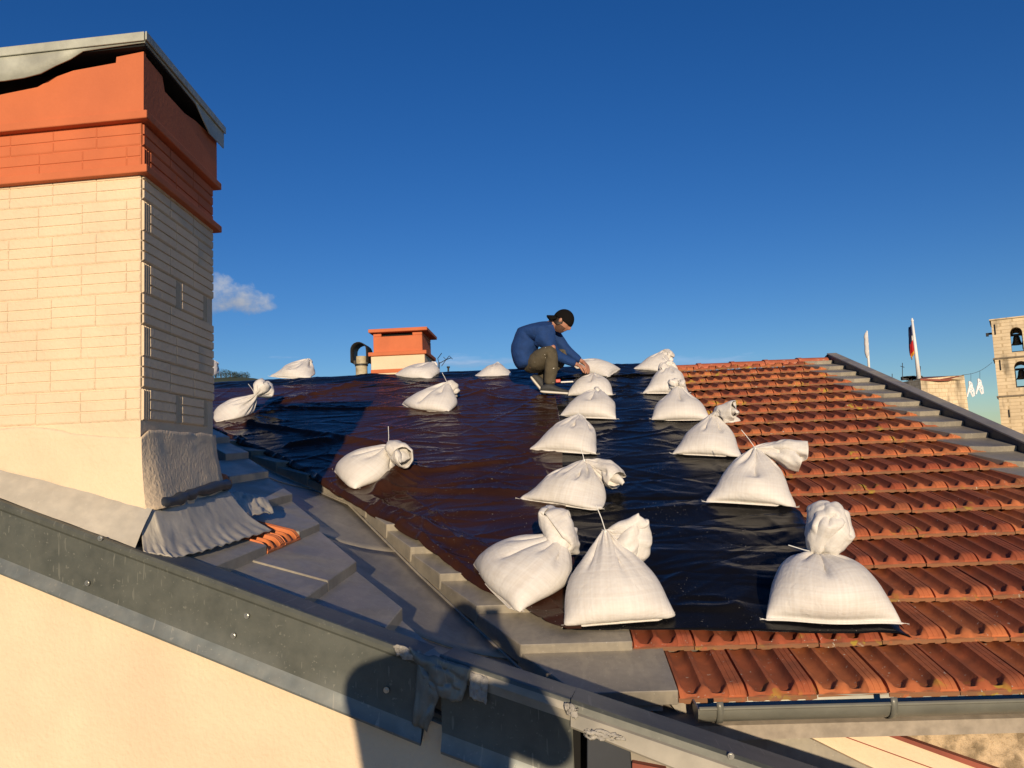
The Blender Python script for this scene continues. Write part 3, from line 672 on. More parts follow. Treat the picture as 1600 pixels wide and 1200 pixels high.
def build_corner_bits():
    # underside of the eave where roof and wing meet
    def pr(name, pts, y, th, mt, par=HOUSE):
        P = [W(px, py, y) for px, py in pts]; b = MB(); b.prism(P, (0, th, 0)); return b.build(name, mt, par)
    pr('eave_board', [(884, 1098), (1036, 1097), (1036, 1111), (900, 1112)], 2.90, 0.05, MT['wood'])
    pr('mortar_fill', [(880, 1104), (1120, 1108), (1120, 1200), (880, 1180)], 3.02, 0.06, MT['mortar'])
    for (name, pts, y, mt) in (('rake_board', [(1191, 1120), (1304, 1117), (1640, 1236), (1500, 1262)], 2.96, MT['cream']),
                              ('rake_trim', [(1300, 1118), (1312, 1118), (1660, 1238), (1640, 1242)], 2.945, MT['brickred']),
                              ('lead_apron', [(1040, 1090), (1193, 1118), (1520, 1280), (1160, 1240)], 2.93, MT['zinc'])):
        pr(name, pts, y, 0.05, mt)
    pr('rake_bead', [(1246, 1125), (1250, 1125), (1584, 1246), (1580, 1246)], 2.954, 0.004, MT['brickred'])
    # blob of orange expanding foam
    c = W(1010, 1118, 2.93); V = []; b = MB()
    for q in range(16):
        p = c+np.array([rng.uniform(-.04, .035), rng.uniform(-.01, .02), rng.uniform(-.02, .014)]); r = rng.uniform(.006, .013)
        b.tube([p+np.array([0, 0, -r]), p+np.array([0, 0, -r*.6]), p, p+np.array([0, 0, r*.6]), p+np.array([0, 0, r])], [r*.2, r*.8, r, r*.8, r*.2], 8)
    fo = b.build('filler_foam', MT['foam'], HOUSE, smooth=True); fo['kind'] = 'stuff'
MT['foam'] = mat('orange_foam', (0.55, 0.17, 0.025), 0.8, var=0.3, vscale=60, bump=0.6, coord='World')
build_corner_bits()

# ------------------------------------------------------------------ the near chimney
CH = thing('chimney', 'large near chimney of grooved cream brick with orange top bands and torn metal cap', 'chimney', (-1.75, 2.8, -0.6))
FX = _n((1, -0.07, 0)); SY = _n((-0.072, 1, 0)); CC = W(220, 500, 2.5); CC = np.array([CC[0], 2.5, 0.0])
CWD, CDP = 0.99, 0.66
def cp(a, b, z): return CC+FX*a+SY*b+np.array([0, 0, z])          # a: right of the near corner, b: back from it
zc = lambda py: W(220, py, 2.5)[2]
def ring(b, a0, a1, b0, b1, z0, z1):
    P = [cp(a0, b0, z0), cp(a1, b0, z0), cp(a1, b1, z0), cp(a0, b1, z0)]; b.prism(P, (0, 0, z1-z0))
def brick_mesh(name, L_, H_, m, kind='flute', seed=0, nf=3, D=0.008):
    """front face looks along -Y, x along the brick; origin lower left back"""
    V = []; r = random.Random(seed)
    if kind == 'flute':
        zs = []; n = nf; g = 0.0036
        prof = [(0, 0.0)]
        for i in range(n):
            z0 = i*H_/n; z1 = (i+1)*H_/n
            prof += [(z0+g*0.5, D*0.35), (z0+g, D), (z1-g, D), (z1-g*0.5, D*0.35)] if i else [(0.003, D*0.6), (0.007, D), (z1-g, D), (z1-g*0.5, D*0.35)]
        prof += [(H_, 0)]
        xs = [0, 0.003, L_-0.003, L_]
        for z, d in prof:
            for x in xs: V.append((x, -(d if 0 < x < L_ else d*0.4), z))
        Fc = grid_f(len(prof), 4)
    else:
        n = 3; g = 0.006; prof = [(0, 0)]
        for i in range(n): x0 = i*L_/n; x1 = (i+1)*L_/n; prof += [(x0+g*.5, -0.004), (x0+g, D), (x1-g, D*0.9), (x1-g*.5, -0.004)]
        prof += [(L_, 0)]; zs = [0, 0.004, H_-0.004, H_]
        for z in zs:
            for x, d in prof: V.append((x, -(d if 0 < z < H_ else d*0.3), z))
        Fc = grid_f(4, len(prof))
    me = bpy.data.meshes.new(name); me.from_pydata(V, [], Fc); me.materials.append(m); return me
def build_chimney():
    z0, z1 = zc(800), zc(286); zo0, zo1 = zc(262), zc(192); zt = zc(92)
    b = MB(); ring(b, -CWD, 0, 0, CDP, z0-0.35, zo0); b.build('shaft', MT['cream'], CH)
    H_ = 0.1085; Lb = 0.1635
    for (mname, m, zlo, zhi) in (('c', MT['cream'], zc(668), zo0-0.002), ('o', MT['orange'], zo0+0.001, zo1)):
        nf = 3
        if mname == 'o': H_ = (zo1-zo0)/2; nf = 2
        LS_ = 0.219; bms = brick_mesh('brick', LS_-0.002, H_-0.0015, m, nf=nf, D=0.009); bm_ = brick_mesh('brick', Lb-0.0006, H_-0.0008, m, nf=nf, D=0.0042); bh = brick_mesh('brick', 0.05, H_-0.002, m, 'slot'); bw = brick_mesh('brick', 0.167, H_-0.001, m, nf=nf)
        n = 2 if mname == 'o' else 8
        for k in range(n):
            zb = zhi-(k+1)*H_
            # front
            x = -CWD+(0 if k % 2 else -Lb/2)
            nx = int(CWD/Lb)+1
            for i in range(nx):
                L0 = -(i+1)*Lb - (0.052 if k % 2 else 0)
                if L0 < -CWD-0.02: continue
                o = link('brick', bm_, CH, cp(L0, 0.0, zb+rng.uniform(-.001, .001)), (0, 0, math.atan2(FX[1], FX[0])))
            if k % 2:
                link('brick', bw_small(m, H_, nf), CH, cp(-0.0505, 0.0, zb), (0, 0, math.atan2(FX[1], FX[0])))
            # side: face looks along +X
            rz = math.atan2(SY[1], SY[0])
            if k % 2:
                link('brick', bh, CH, cp(0, 0.001, zb), (0, 0, rz)); y = 0.053
                mid = (k % 4 == 3)
                seq = [bms, bh, bms, bh] if mid else [bms, bms, bw]
            else:
                y = 0.001; seq = [bms, bms, bms]
            for me in seq:
                wd = {bms: LS_, bh: 0.0515, bw: 0.168}[me]
                if y+wd > CDP+0.006: break
                link('brick', me, CH, cp(0, y, zb+rng.uniform(-.001, .001)), (0, 0, rz)); y += wd
    # plaster skirt, flared at the foot
    V = []; nz, na = 22, 46
    path = [(-CWD, 0)]+[(-CWD+CWD*i/28, 0) for i in range(1, 29)]+[(0, CDP*i/16) for i in range(1, 17)]
    zb = zc(786)
    for j in range(nz):
        for q, (a, bb) in enumerate(path):
            ztop = (zc(684)+0.055*min(1, max(0, (-a-0.05)/0.35))+0.016*(fbm(a*9, 1.5, 4)-0.5)) if bb == 0 else zc(671)+0.012*(fbm(bb*14, 3, 4)-0.5)
            t = j/(nz-1); z = ztop+(zb-0.02-ztop)*t
            if bb == 0: z = z if j < nz-1 else zb-0.03+(-a)*0.14
            fl = 0.008+0.020*t**2 if bb == 0 else 0.010+0.054*t**1.8
            nrm = 0.004*(fbm(q*0.6, z*26, 12)-0.5)*2
            if bb == 0: p = cp(a+(0.0 if q < 28 else fl*0), -fl*0.4-nrm-0.008, z)
            else: p = cp(fl+nrm+0.004, bb, z)
            if q == 28: p = cp(0.009+0.020*t**2, -fl*0.4-0.008, z)
            if j == 0 and not (q == 28): p = p*1.0
            V.append(p)
    o = mesh('plaster_skirt', V, [f[::-1] for f in grid_f(nz, len(path))], MT['cream'], CH, auto=math.radians(40))
    md = o.modifiers.new('t', 'SOLIDIFY'); md.thickness = 0.005; md.offset = -1
    # orange bands
    b = MB(); ring(b, -CWD-0.02, 0.001, -0.001, CDP+0.004, zo0-0.001, zo1+0.002); b.build('upper_shaft', MT['orange'], CH)
    b = MB(); ring(b, -CWD-0.04, 0.034, -0.03, CDP+0.036, zc(274), zo0+0.001); bevel(b.build('lower_ledge', MT['orange'], CH), 0.004)
    b = MB(); ring(b, -CWD-0.04, 0.034, -0.03, CDP+0.036, zo1+0.003, zc(178)); bevel(b.build('upper_ledge', MT['orange'], CH), 0.004)
    # top fascia with the flue openings
    f0 = zc(179); th = 0.018
    ft = [(-CWD-0.03, zc(140)), (-0.60, zc(133)), (-0.38, zc(124)), (-0.32, zc(112)), (-0.245, zc(104)), (-0.085, zc(99)), (-0.083, zc(90)), (0.018, zc(86))]
    P = [cp(a, -0.02, z) for a, z in ft]+[cp(0.018, -0.02, f0), cp(-CWD-0.03, -0.02, f0)]
    b = MB(); b.prism(P[::-1], SY*th); b.build('front_fascia', MT['orange'], CH)
    sd_ = [(-0.002, zc(90)), (0.13, zc(92)), (0.15, zc(112)), (0.33, zc(112)), (0.44, zc(104)), (CDP+0.02, zc(96)), (CDP+0.02, f0), (-0.002, f0)]
    P = [cp(0.018, bb, z) for bb, z in sd_]; b = MB(); b.prism(P, FX*-th); b.build('side_fascia', MT['orange'], CH)
    b = MB(); ring(b, -CWD, -0.02, 0.03, CDP-0.03, f0, zc(96)); b.build('flue', MT['slot'], CH)
    # sheet metal cap
    zt0 = zc(80); ov = 0.034
    b = MB(); ring(b, -CWD-0.06, ov, -0.045, CDP+0.05, zc(84), zc(72)); b.build('cap_slab', MT['slot'], CH)
    c = MB(); ring(c, -CWD-0.065, ov+0.004, -0.05, CDP+0.055, zc(71.5), zc(66)); cap = bevel(c.build('metal_cap', MT['capmetal'], CH), 0.003)
    b = MB(); P0 = [cp(-CWD-0.07, -0.060, zc(79)), cp(ov+0.004, -0.060, zc(79)), cp(ov+0.004, -0.054, zc(79)), cp(-CWD-0.07, -0.054, zc(79))]; b.prism(P0, (0, 0, zc(65.2)-zc(79))); bevel(b.build('cap_fold', MT['capmetal'], CH), 0.002)
    b = MB(); b.prism([cp(ov+0.008, -0.060, zc(78)), cp(ov+0.014, -0.060, zc(78)), cp(ov+0.014, CDP+0.058, zc(78)), cp(ov+0.008, CDP+0.058, zc(78))], (0, 0, zc(65.2)-zc(78))); bevel(b.build('cap_fold', MT['capmetal'], CH), 0.002)
    prof = [(-CWD-0.07, 121), (-0.62, 119), (-0.47, 121), (-0.40, 118), (-0.34, 113), (-0.29, 103), (-0.235, 93), (-0.19, 84), (-0.10, 82), (0.0, 81), (ov+0.004, 81)]
    V = []
    for a, py in prof:
        fl = 0.0 if py < 90 else (py-90)*0.0006
        V += [cp(a, -0.052, zc(65.5)), cp(a, -0.053, (zc(65.5)+zc(py))/2+0.004), cp(a, -0.053-fl, zc(py)+0.008*(fbm(a*22, 2, 3)-0.5))]
    o = mesh('bent_front_sheet', V, [f[::1] for f in grid_f(len(prof), 3)], MT['capmetal'], CH, smooth=True); md = o.modifiers.new('t', 'SOLIDIFY'); md.thickness = 0.004
    prof = [(-0.05, 81), (0.1, 81), (0.25, 82), (0.40, 83), (0.48, 97), (0.55, 108), (CDP+0.055, 106)]
    V = []
    for bb, py in prof: V += [cp(ov+0.006, bb, zc(65.5)), cp(ov+0.004, bb, zc(py))]
    o = mesh('bent_side_sheet', V, grid_f(len(prof), 2), MT['capmetal'], CH); md = o.modifiers.new('t', 'SOLIDIFY'); md.thickness = 0.004
    # lead aprons at the foot
    V = []; nu, nv = 40, 10
    for j in range(nv):
        v = j/(nv-1)
        for i in range(nu):
            px = -150+(238+150)*i/(nu-1); u = i/(nu-1)
            ptop = 733+(790-733)*max(px, -150)/222.0+2*fbm(px*0.05, 2, 3); pbot = 790+(866-790)*px/222.0
            a = CC[0]+(px-220)/1200*2.47
            top_ = W(px, ptop, 2.485-0.07*(a-CC[0])); xb = top_[0]; bot_ = np.array([xb, yg(xb)+0.035, lin(A0, A1, xb)+0.002])
            p = top_*(1-v)+bot_*v; p[2] += 0.02*v*(1-v)+0.004*(fbm(px*0.03, v*5, 8)-0.5)
            V.append(p)
    mesh('front_apron', V, [f[::-1] for f in grid_f(nv, nu)], MT['lead'], CH, smooth=True)
    # side apron: soft lead dressed from the shaft out over the tiles, its lower edge pleated by the tile ribs
    def pl_lerp(P, t):
        k = t*(len(P)-1); i = min(int(k), len(P)-2); f = k-i; return P[i]*(1-f)+P[i+1]*f
    def dressed(name, inner, outer, nu, nv, cor, seed, lift=0.0, n_pl=17, wob=0.006):
        V = []
        for j in range(nv):
            v = j/(nv-1)
            for i in range(nu):
                u = i/(nu-1); p = pl_lerp(inner, u)*(1-v)+pl_lerp(outer, u)*v
                base = zl(p[0], p[1])+0.058
                p = p.copy(); flat = base+(pl_lerp(inner, u)[2]-base)*(1-v)**2.6
                p[2] = max(flat, base)+cor*math.sin(u*math.pi*2*n_pl+2.5*fbm(u*9, v*2, seed))*max(0, (v-0.35)/0.65)**0.8+wob*(fbm(u*11, v*4, seed)-0.4)+lift*(0.4+fbm(u*5, v*3, seed+2))
                V.append(p)
        o = mesh(name, V, grid_f(nv, nu), MT['lead'], CH, smooth=True); md = o.modifiers.new('t', 'SOLIDIFY'); md.thickness = 0.004; return o
    OL = lambda px, py: on_left(px, py, 0.058)
    inner = [cp(0.015, -0.03, zc(806)), cp(0.04, 0.01, zc(796)), cp(0.06, CDP*0.33, zc(792)), cp(0.06, CDP*0.66, zc(788)), cp(0.06, CDP, zc(782))]
    outer = [OL(224, 864), OL(272, 873), OL(322, 862), OL(372, 846), OL(424, 828)]
    dressed('side_apron', inner, outer, 170, 20, 0.0024, 5, n_pl=14, wob=0.012)
    inner = [OL(352, 782)+np.array([0, 0, .02]), OL(385, 783)+np.array([0, 0, .02]), OL(418, 790)+np.array([0, 0, .01])]
    outer = [OL(362, 822), OL(394, 812), OL(428, 808)]
    dressed('crumpled_apron', inner, outer, 40, 16, 0.006, 31, lift=0.018, n_pl=3, wob=0.022)
    # bitumen bead where lead meets plaster
    pts = [cp(0.012, 0.0, zc(800)), cp(0.02, 0.02, zc(788)), cp(0.055, 0.06, zc(790)), cp(0.058, 0.2, zc(784)), cp(0.060, 0.35, zc(776)), cp(0.058, CDP, zc(770))]
    V = []; n2 = 26
    b = MB(); P2 = []
    for q in range(n2):
        t = q/(n2-1)*(len(pts)-1); i = min(int(t), len(pts)-2); f = t-i; P2.append(pts[i]*(1-f)+pts[i+1]*f+np.array([0, 0, 0.008*(vn(q*0.9, 1, 2)-0.5)]))
    b.tube(P2, [0.014+0.012*float(vn(q*0.8, 3, 4)) for q in range(n2)], 8); b.build('sealant_bead', MT['navy'], CH, smooth=True)
_bws = {}
def bw_small(m, H_, nf):
    if m.name not in _bws: _bws[m.name] = brick_mesh('brick', 0.0495, H_-0.001, m, nf=nf, D=0.0042)
    return _bws[m.name]
brick_front_small = {}
build_chimney()

# ------------------------------------------------------------------ small chimney, cowl and aerial beyond the ridge
def build_back_chimney():
    y0 = 10.0; t = thing('chimney', 'small far chimney, orange above and cream below, standing behind the ridge', 'chimney', tuple(W(625, 600, 10.4)))
    c = W(664, 575, y0); k = y0/1200
    Z = lambda py: W(664, py, y0)[2]
    def rg(name, a0, a1, b0, b1, z0, z1, m, par=None):
        b = MB(); P = [c+np.array([a0, b0, 0]), c+np.array([a1, b0, 0]), c+np.array([a1, b1, 0]), c+np.array([a0, b1, 0])]
        for p in P: p[2] = z0
        b.prism(P, (0, 0, z1-z0)); return bevel(b.build(name, m, par or t), 0.006, 1)
    w = 86*k; d = 0.80
    rg('shaft', -w, 0, 0, d, Z(640), Z(552), MT['cream']); rg('base_band', -w-0.006, 0.006, -0.006, d, Z(580), Z(574), MT['orange'])
    rg('upper_shaft', -w+0.03, -0.03, 0.03, d-0.03, Z(552), Z(522), MT['orange'])
    for (a0, a1) in ((-w+0.03, -w+0.14), (-0.16, -0.03)): rg('cap_support', a0, a1, 0.03, d-0.03, Z(522), Z(516.5), MT['orange'])
    rg('flue', -w+0.15, -0.17, 0.08, d-0.08, Z(522), Z(517), MT['slot'])
    rg('ledge', -w-0.03, 0.03, -0.03, d+0.03, Z(553), Z(547), MT['orange'])
    rg('cap', -w-0.02, 0.05, -0.04, d+0.06, Z(516.3), Z(511), MT['orange'])
build_back_chimney()
def build_cowl():
    y0 = 10.15; c = W(565.5, 600, y0); t = thing('flue_pipe', 'pale flue pipe with dark arched metal cowl beside the small chimney', 'flue pipe', tuple(c))
    Z = lambda py: W(565, py, y0)[2]
    b = MB(); b.tube([(c[0], y0, Z(615)), (c[0], y0, Z(572))], 0.078, 20); b.build('pipe', MT['pipe'], t, auto=0.6)
    b = MB(); b.tube([(c[0], y0, Z(572)), (c[0], y0, Z(569))], 0.088, 20); b.build('collar', MT['darkmetal'], t, auto=0.6)
    b = MB(); b.tube([(c[0], y0, Z(569)), (c[0], y0, Z(557))], 0.068, 20); b.build('pipe', MT['pipe'], t, auto=0.6)
    V = []; n = 18; r = 0.105
    for yy in (y0-0.16, y0+0.16):
        for i in range(n):
            u = i/(n-1)
            if u < 0.25: p = (-r, Z(568)+(Z(549)-Z(568))*u/0.25)
            elif u > 0.75: p = (r, Z(549)+(Z(568)-Z(549))*(u-0.75)/0.25)
            else: a = math.pi*(1-(u-0.25)/0.5); p = (r*math.cos(a), Z(549)+r*math.sin(a))
            V.append((c[0]+p[0], yy+(0.05 if yy > y0 else 0), p[1]))
    o = mesh('cowl', V, grid_f(2, n), MT['darkmetal'], t, smooth=True); m = o.modifiers.new('t', 'SOLIDIFY'); m.thickness = 0.006; m.offset = 0
    b = MB()
    for sx in (-1, 1): b.box((c[0]+sx*0.088, y0, Z(566)), (0.03, 0.03, 0.05))
    b.build('cowl_bracket', MT['darkmetal'], t)
    y0 = 10.6; p = W(686, 590, y0)
    t = thing('tv_aerial', 'small thin black aerial just right of the small chimney', 'aerial', tuple(p))
    b = MB(); b.tube([W(686, 568, y0), W(697, 562, y0), W(705, 559, y0)], 0.006, 6); b.tube([W(690, 572, y0), W(697, 562, y0), W(693, 558, y0)], 0.005, 6)
    b.tube([W(686, 568, y0), W(684, 560, y0), W(690, 552, y0+.1)], 0.005, 6); b.tube([W(697, 562, y0), W(702, 556, y0-.1), W(707, 561, y0)], 0.005, 6); b.build('antenna_rods', MT['darkmetal'], t)
    b = MB(); b.tube([W(686, 610, y0), W(686, 566, y0)], 0.010, 6); b.build('mast', MT['darkmetal'], t)
    p = W(700.5, 600, 9.6); b = MB(); b.tube([p, W(700.5, 573, 9.6)], 0.012, 6); b.tube([W(700.5, 575, 9.6), W(700.5, 572.5, 9.6)], 0.02, 8)
    tag(b.build('vent_pipe', MT['darkmetal']), 'tiny dark stub pipe rising from the ridge right of the aerial', 'pipe')
build_cowl()

# ------------------------------------------------------------------ far town: stone building with flag, bell tower, poles
def build_far():
    D = 70.0
    t = thing('stone_building', 'old stained stone building under the flagpole beyond the roof verge', 'building', (W(1455, 600, D)[0], D+5, -14))
    a = W(1395, 592, D+5); m_ = W(1438, 592, D); r = W(1503, 588, D+1)
    base = -14
    foot = [(a[0]-1.0, a[1]+1), (m_[0], m_[1]), (r[0]+0.2, r[1]), (r[0]+1.5, r[1]+11), (a[0], a[1]+13)]
    ztop = W(1438, 592.5, D)[2]
    V = [(x, y, base) for x, y in foot]+[(x, y, ztop+(0.28 if i == 2 else 0)) for i, (x, y) in enumerate(foot)]
    V[2] = (r[0]+0.75, r[1], base)
    n = 5; Fc = [(i, (i+1) % n, n+(i+1) % n, n+i) for i in range(n)]+[tuple(range(n, 2*n))]
    mesh('wall', V, Fc, MT['stone'], t)
    # roof: low tiled slope rising to the right corner
    P = [W(1438, 591.6, D), W(1470, 592.6, D), W(1486, 591.5, D+0.2), W(1501, 586.6, D+1), W(1470, 590, D+7), W(1440, 589, D+8)]
    b = MB(); b.prism(P[::-1], (0, 0, -0.16)); b.build('roof', MT['brickred'], t)
    b = MB(); b.prism([W(1470, 594, D-.02), W(1503, 594, D+.9), W(1501.5, 587.6, D+.9), W(1486, 592.0, D-.02)][::-1], (0, 0.3, 0)); b.build('parapet', MT['stone'], t)
    # rooftop clutter
    b = MB()
    for i in range(14):
        px = 1412+i*2.1+rng.uniform(-1, 1); p = W(px, 590.5+rng.uniform(-1.5, 1.5), D+4); b.box(p, (0.25+rng.random()*0.3, 0.4, 0.15+rng.random()*0.25))
    b.build('rooftop_clutter', MT['darkmetal'], t)
    b = MB(); b.tube([W(1410, 592, D+3), W(1410, 567, D+3)], 0.03, 6); b.tube([W(1407, 572, D+3), W(1413, 574, D+3)], 0.03, 6); b.tube([W(1394, 594, D+3), W(1394, 584, D+3)], 0.03, 6); b.tube([W(1438, 590, D+4), W(1438, 572, D+4)], 0.03, 6); b.build('roof_aerials', MT['darkmetal'], t)
    # flagpole and its limp flag
    y = D+3; p0 = W(1436, 592, y); p1 = W(1425.5, 502, y)
    f = thing('flagpole', 'tall white flagpole carrying a limp dark blue and red flag', 'flagpole', tuple(p0))
    MB().tube([p0, p1], [0.20, 0.10], 10).build('pole', MT['white'], f, smooth=True)
    b = MB(); b.tube([p1, p1+np.array([0, 0, 0.3])], [0.14, 0.05], 8); b.build('finial', MT['white'], f)
    V = []; nu, nv = 9, 20; fm = []
    for j in range(nv):
        v = j/(nv-1); p = p1*(1-(0.06+0.50*v))+p0*(0.06+0.50*v)
        wdt = 0.12+1.0*min(1, v*1.25)**1.1*(1 if v < 0.93 else 0.75)
        for i in range(nu):
            u = i/(nu-1); V.append(p+np.array([-0.16-wdt*u*0.36, 0.35*math.sin(u*9+v*3)*u+0.2*u, -0.4*u*(0.5+v)]))
    Fc = grid_f(nv, nu); mats = [MT['flagred'], MT['flaggold'], MT['flagwhite']]
    for j in range(nv-1):
        for i in range(nu-1): fm.append(2 if j >= nv-3 else (1 if j > 9 else (3 if i < 3 and j > 6 else 0)))
    o = mesh('flag', V, Fc, MT['flagblue'], f, smooth=True, mats=mats, fm=fm); md = o.modifiers.new('t', 'SOLIDIFY'); md.thickness = 0.03
    p0 = W(1358.5, 590, y); p1 = W(1354.5, 517, y)
    f = thing('flagpole', 'thin white flagpole with a pale furled flag, left of the red flag', 'flagpole', tuple(p0))
    MB().tube([p0, p1], [0.13, 0.08], 8).build('pole', MT['white'], f, smooth=True)
    b = MB(); q = [p1*(1-s)+p0*s+np.array([0.03*math.sin(s*40)-0.12, 0, 0]) for s in np.linspace(0.03, 0.58, 12)]; b.tube(q, [0.05, .14, .18, .2, .2, .18, .2, .21, .18, .2, .15, .05], 8); b.build('flag', MT['flagwhite'], f, smooth=True)
    # bell tower
    D2 = 82.0
    k = D2/1200; x0 = W(1561, 560, D2)[0]; x0 = W(1570, 665, D2)[0]-0.35
    wd = 6.6; dp = 5.6; zt = W(1556, 503, D2)[2]+0.15
    t = thing('bell_tower', 'tall stone bell tower with two stacked arched bell openings at the right edge', 'tower', (x0, D2, -14))
    zz = lambda py: W(1580, py, D2)[2]
    arches = []
    for (pl, pr, pt, pb) in ((1578.5, 1597, 514, 551), (1585, 1606, 566.5, 606)): arches.append((W(pl, (pt+pb)/2, D2)[0], W(pr, (pt+pb)/2, D2)[0], zz(pb)-0.05, zz(pt)+0.02))
    (a0, a1, az0, az1), (b0, b1, bz0, bz1) = arches
    mid = (a0+a1+b0+b1)/4; a0, a1, b0, b1 = mid-0.68, mid+0.68, mid-0.74, mid+0.74
    sq = lambda v: x0+(v-x0)/1.13
    a0, a1, b0, b1 = [sq(v) for v in (arches[0][0], arches[0][1], arches[1][0], arches[1][1])]
    def wall_face(y, th):
        b = MB()
        def arch_pts(l, r_, lo, hi, n=12):
            rad = (r_-l)/2; c = (l+r_)/2; return [(c-rad*math.cos(math.pi*i/n), hi-rad+rad*math.sin(math.pi*i/n)) for i in range(n+1)]
        def col(x0_, x1_, z0_, z1_): b.box(((x0_+x1_)/2, y+th/2, (z0_+z1_)/2), (x1_-x0_, th, z1_-z0_))
        zmid = (az0+bz1)/2
        col(x0, x0+wd, -14, bz0); col(x0, b0, bz0, zmid); col(b1, x0+wd, bz0, zmid); col(x0, a0, zmid, zt); col(a1, x0+wd, zmid, zt); col(a0, a1, zmid, az0)
        for (l, r_, lo, hi, cap) in ((b0, b1, bz0, bz1, zmid), (a0, a1, az0, az1, zt)):
            pts = arch_pts(l, r_, lo, hi); n = len(pts)
            for (xa, za), (xb_, zb_) in zip(pts, pts[1:]): b.prism([(xa, y, za), (xb_, y, zb_), (xb_, y, cap), (xa, y, cap)], (0, th, 0))
        return b
    wall_face(D2, 0.9).build('front_wall', MT['stone'], t); wall_face(D2+dp-0.9, 0.9).build('rear_wall', MT['stone'], t)
    b = MB(); b.box((x0+0.45, D2+dp/2, (zt-14)/2), (0.9, dp-1.81, zt+14)); b.build('side_wall', MT['stone'], t)
    b = MB(); b.box((x0+wd-0.45, D2+dp/2, (zt-14)/2), (0.9, dp-1.81, zt+14)); b.build('side_wall', MT['stone'], t)
    b = MB(); b.box((x0+wd/2, D2+dp/2, zt+0.07), (wd+0.3, dp+0.3, 0.14)); b.build('top_slab', MT['stone'], t)
    for py in (559.5, 619): b = MB(); b.box((x0+wd/2, D2+dp/2, zz(py)), (wd+0.24, dp+0.24, 0.13)); 
    for py in (559.5, 619):
        b = MB(); z = zz(py)
        b.box((x0+wd/2, D2-0.08, z), (wd+0.3, 0.15, 0.16)); b.box((x0-0.08, D2+dp/2, z), (0.14, dp, 0.16)); b.build('string_course', MT['darkstone'], t)
    for (l, r_, lo, hi) in ((a0, a1, az0, az1), (b0, b1, bz0, bz1)):
        cx = (l+r_)/2; cz = lo+(hi-lo)*0.34; y = D2+1.6; b = MB()
        prf = [(0.05, 1.0), (0.22, 0.98), (0.30, 0.85), (0.34, 0.5), (0.42, 0.2), (0.55, 0.0)]
        b.tube([(cx, y, cz+h*0.95) for r0, h in prf][::-1], [r0 for r0, h in prf][::-1], 14); b.build('bell', MT['bronze'], t, smooth=True)
        b = MB(); b.box((cx, y, cz+1.05), (r_-l+0.3, 0.25, 0.22)); b.box((cx-0.55, y, cz+0.2), (0.10, 0.18, 1.9)); b.box((cx+0.5, y, cz-0.1), (0.12, 0.18, 0.8)); b.box((cx, y, lo+0.15), (r_-l, 0.2, 0.12)); b.build('bell_frame', MT['darkmetal'], t)
    b = MB(); b.tube([W(1587, 502, D2+1), W(1587, 486, D2+1)], 0.03, 6); b.build('lightning_rod', MT['darkmetal'], t)
    b = MB(); p = W(1553, 521, D2+0.5); b.box((x0-0.25, D2+0.6, p[2]), (0.5, 0.25, 0.2)); b.box((x0-0.45, D2+0.6, p[2]-0.08), (0.25, 0.35, 0.35)); b.build('loudspeaker', MT['darkmetal'], t)
    def into(o, dx=0): pass
    # iron ties on the masonry
    for ddx, p0_, p1_ in ((0.3, 506, 522), (0.45, 562, 578), (0.8, 640, 652)):
        b = MB(); u = np.array([x0+ddx, D2-0.06, zz(p0_)]); v = np.array([x0+ddx, D2-0.06, zz(p1_)]); b.tube([u, v], 0.06, 6); b.build('iron_tie', MT['darkmetal'], t)
    t.rotation_euler = (0, 0, -math.radians(30.5))
    # cable with two light figures between them
    c0 = W(1503, 586, D); c1 = np.array([x0, D2+0.5, W(1562, 565, D2)[2]]); pts = []
    for s in np.linspace(0, 1, 14): p = c0*(1-s)+c1*s; p[2] -= 0.9*math.sin(math.pi*s)*0.35; pts.append(p)
    w = MB(); w.tube(pts, 0.018, 5); tag(w.build('cable', MT['darkmetal']), 'thin cable strung from the stone building to the bell tower', 'cable')
    yd = 73.0
    fig = [[(1511, 618), (1513, 608), (1515, 600), (1514, 594)], [(1515, 600), (1519, 603), (1521, 607), (1522, 617)], [(1513, 608), (1517, 611), (1521, 607)], [(1514, 594), (1518, 597), (1519, 603)], [(1517, 611), (1520, 618)], [(1512, 613), (1516, 606)], [(1517, 599), (1517, 608)]]
    for q, (dx, dy, lab) in enumerate(((0, 2, 'left one of two white wire figures hanging between the stone building and tower'), (14, -2, 'right hand white wire figure hanging nearer to the bell tower'))):
        t2 = thing('light_figure', lab, 'decoration', tuple(W(1516+dx, 606+dy, yd)), group='white wire figures hung in the street')
        b = MB()
        for ln in fig: b.tube([W(px*1.0+dx, py+dy, yd) for px, py in ln], 0.075, 5)
        b.build('wire_frame', MT['figwhite'], t2)
        b = MB(); b.tube([W(1517+dx, 598+dy, yd), W(1517+dx, 581+dy, yd)], 0.015, 4); b.build('hanger', MT['darkmetal'], t2)
    # trees on the far hill
    spots = [(337, 578, 1.1), (345, 575.5, 1.5), (353, 577, 1.2), (360, 579, 1.1), (367, 580, 0.9), (378, 580, 1.1), (385, 581, 1.0), (372, 583, 0.8)]
    labs = ['tree at the left end of the distant tree line by the chimney', 'tallest tree of the distant line beside the chimney', 'round dark tree right of the tallest distant one', 'middle tree of the distant line on the hill', 'low tree in the dip of the distant line', 'dark round tree after the dip in the distant line', 'rightmost tree of the distant line above the black sheet', 'small low bush tree in front of the distant line']
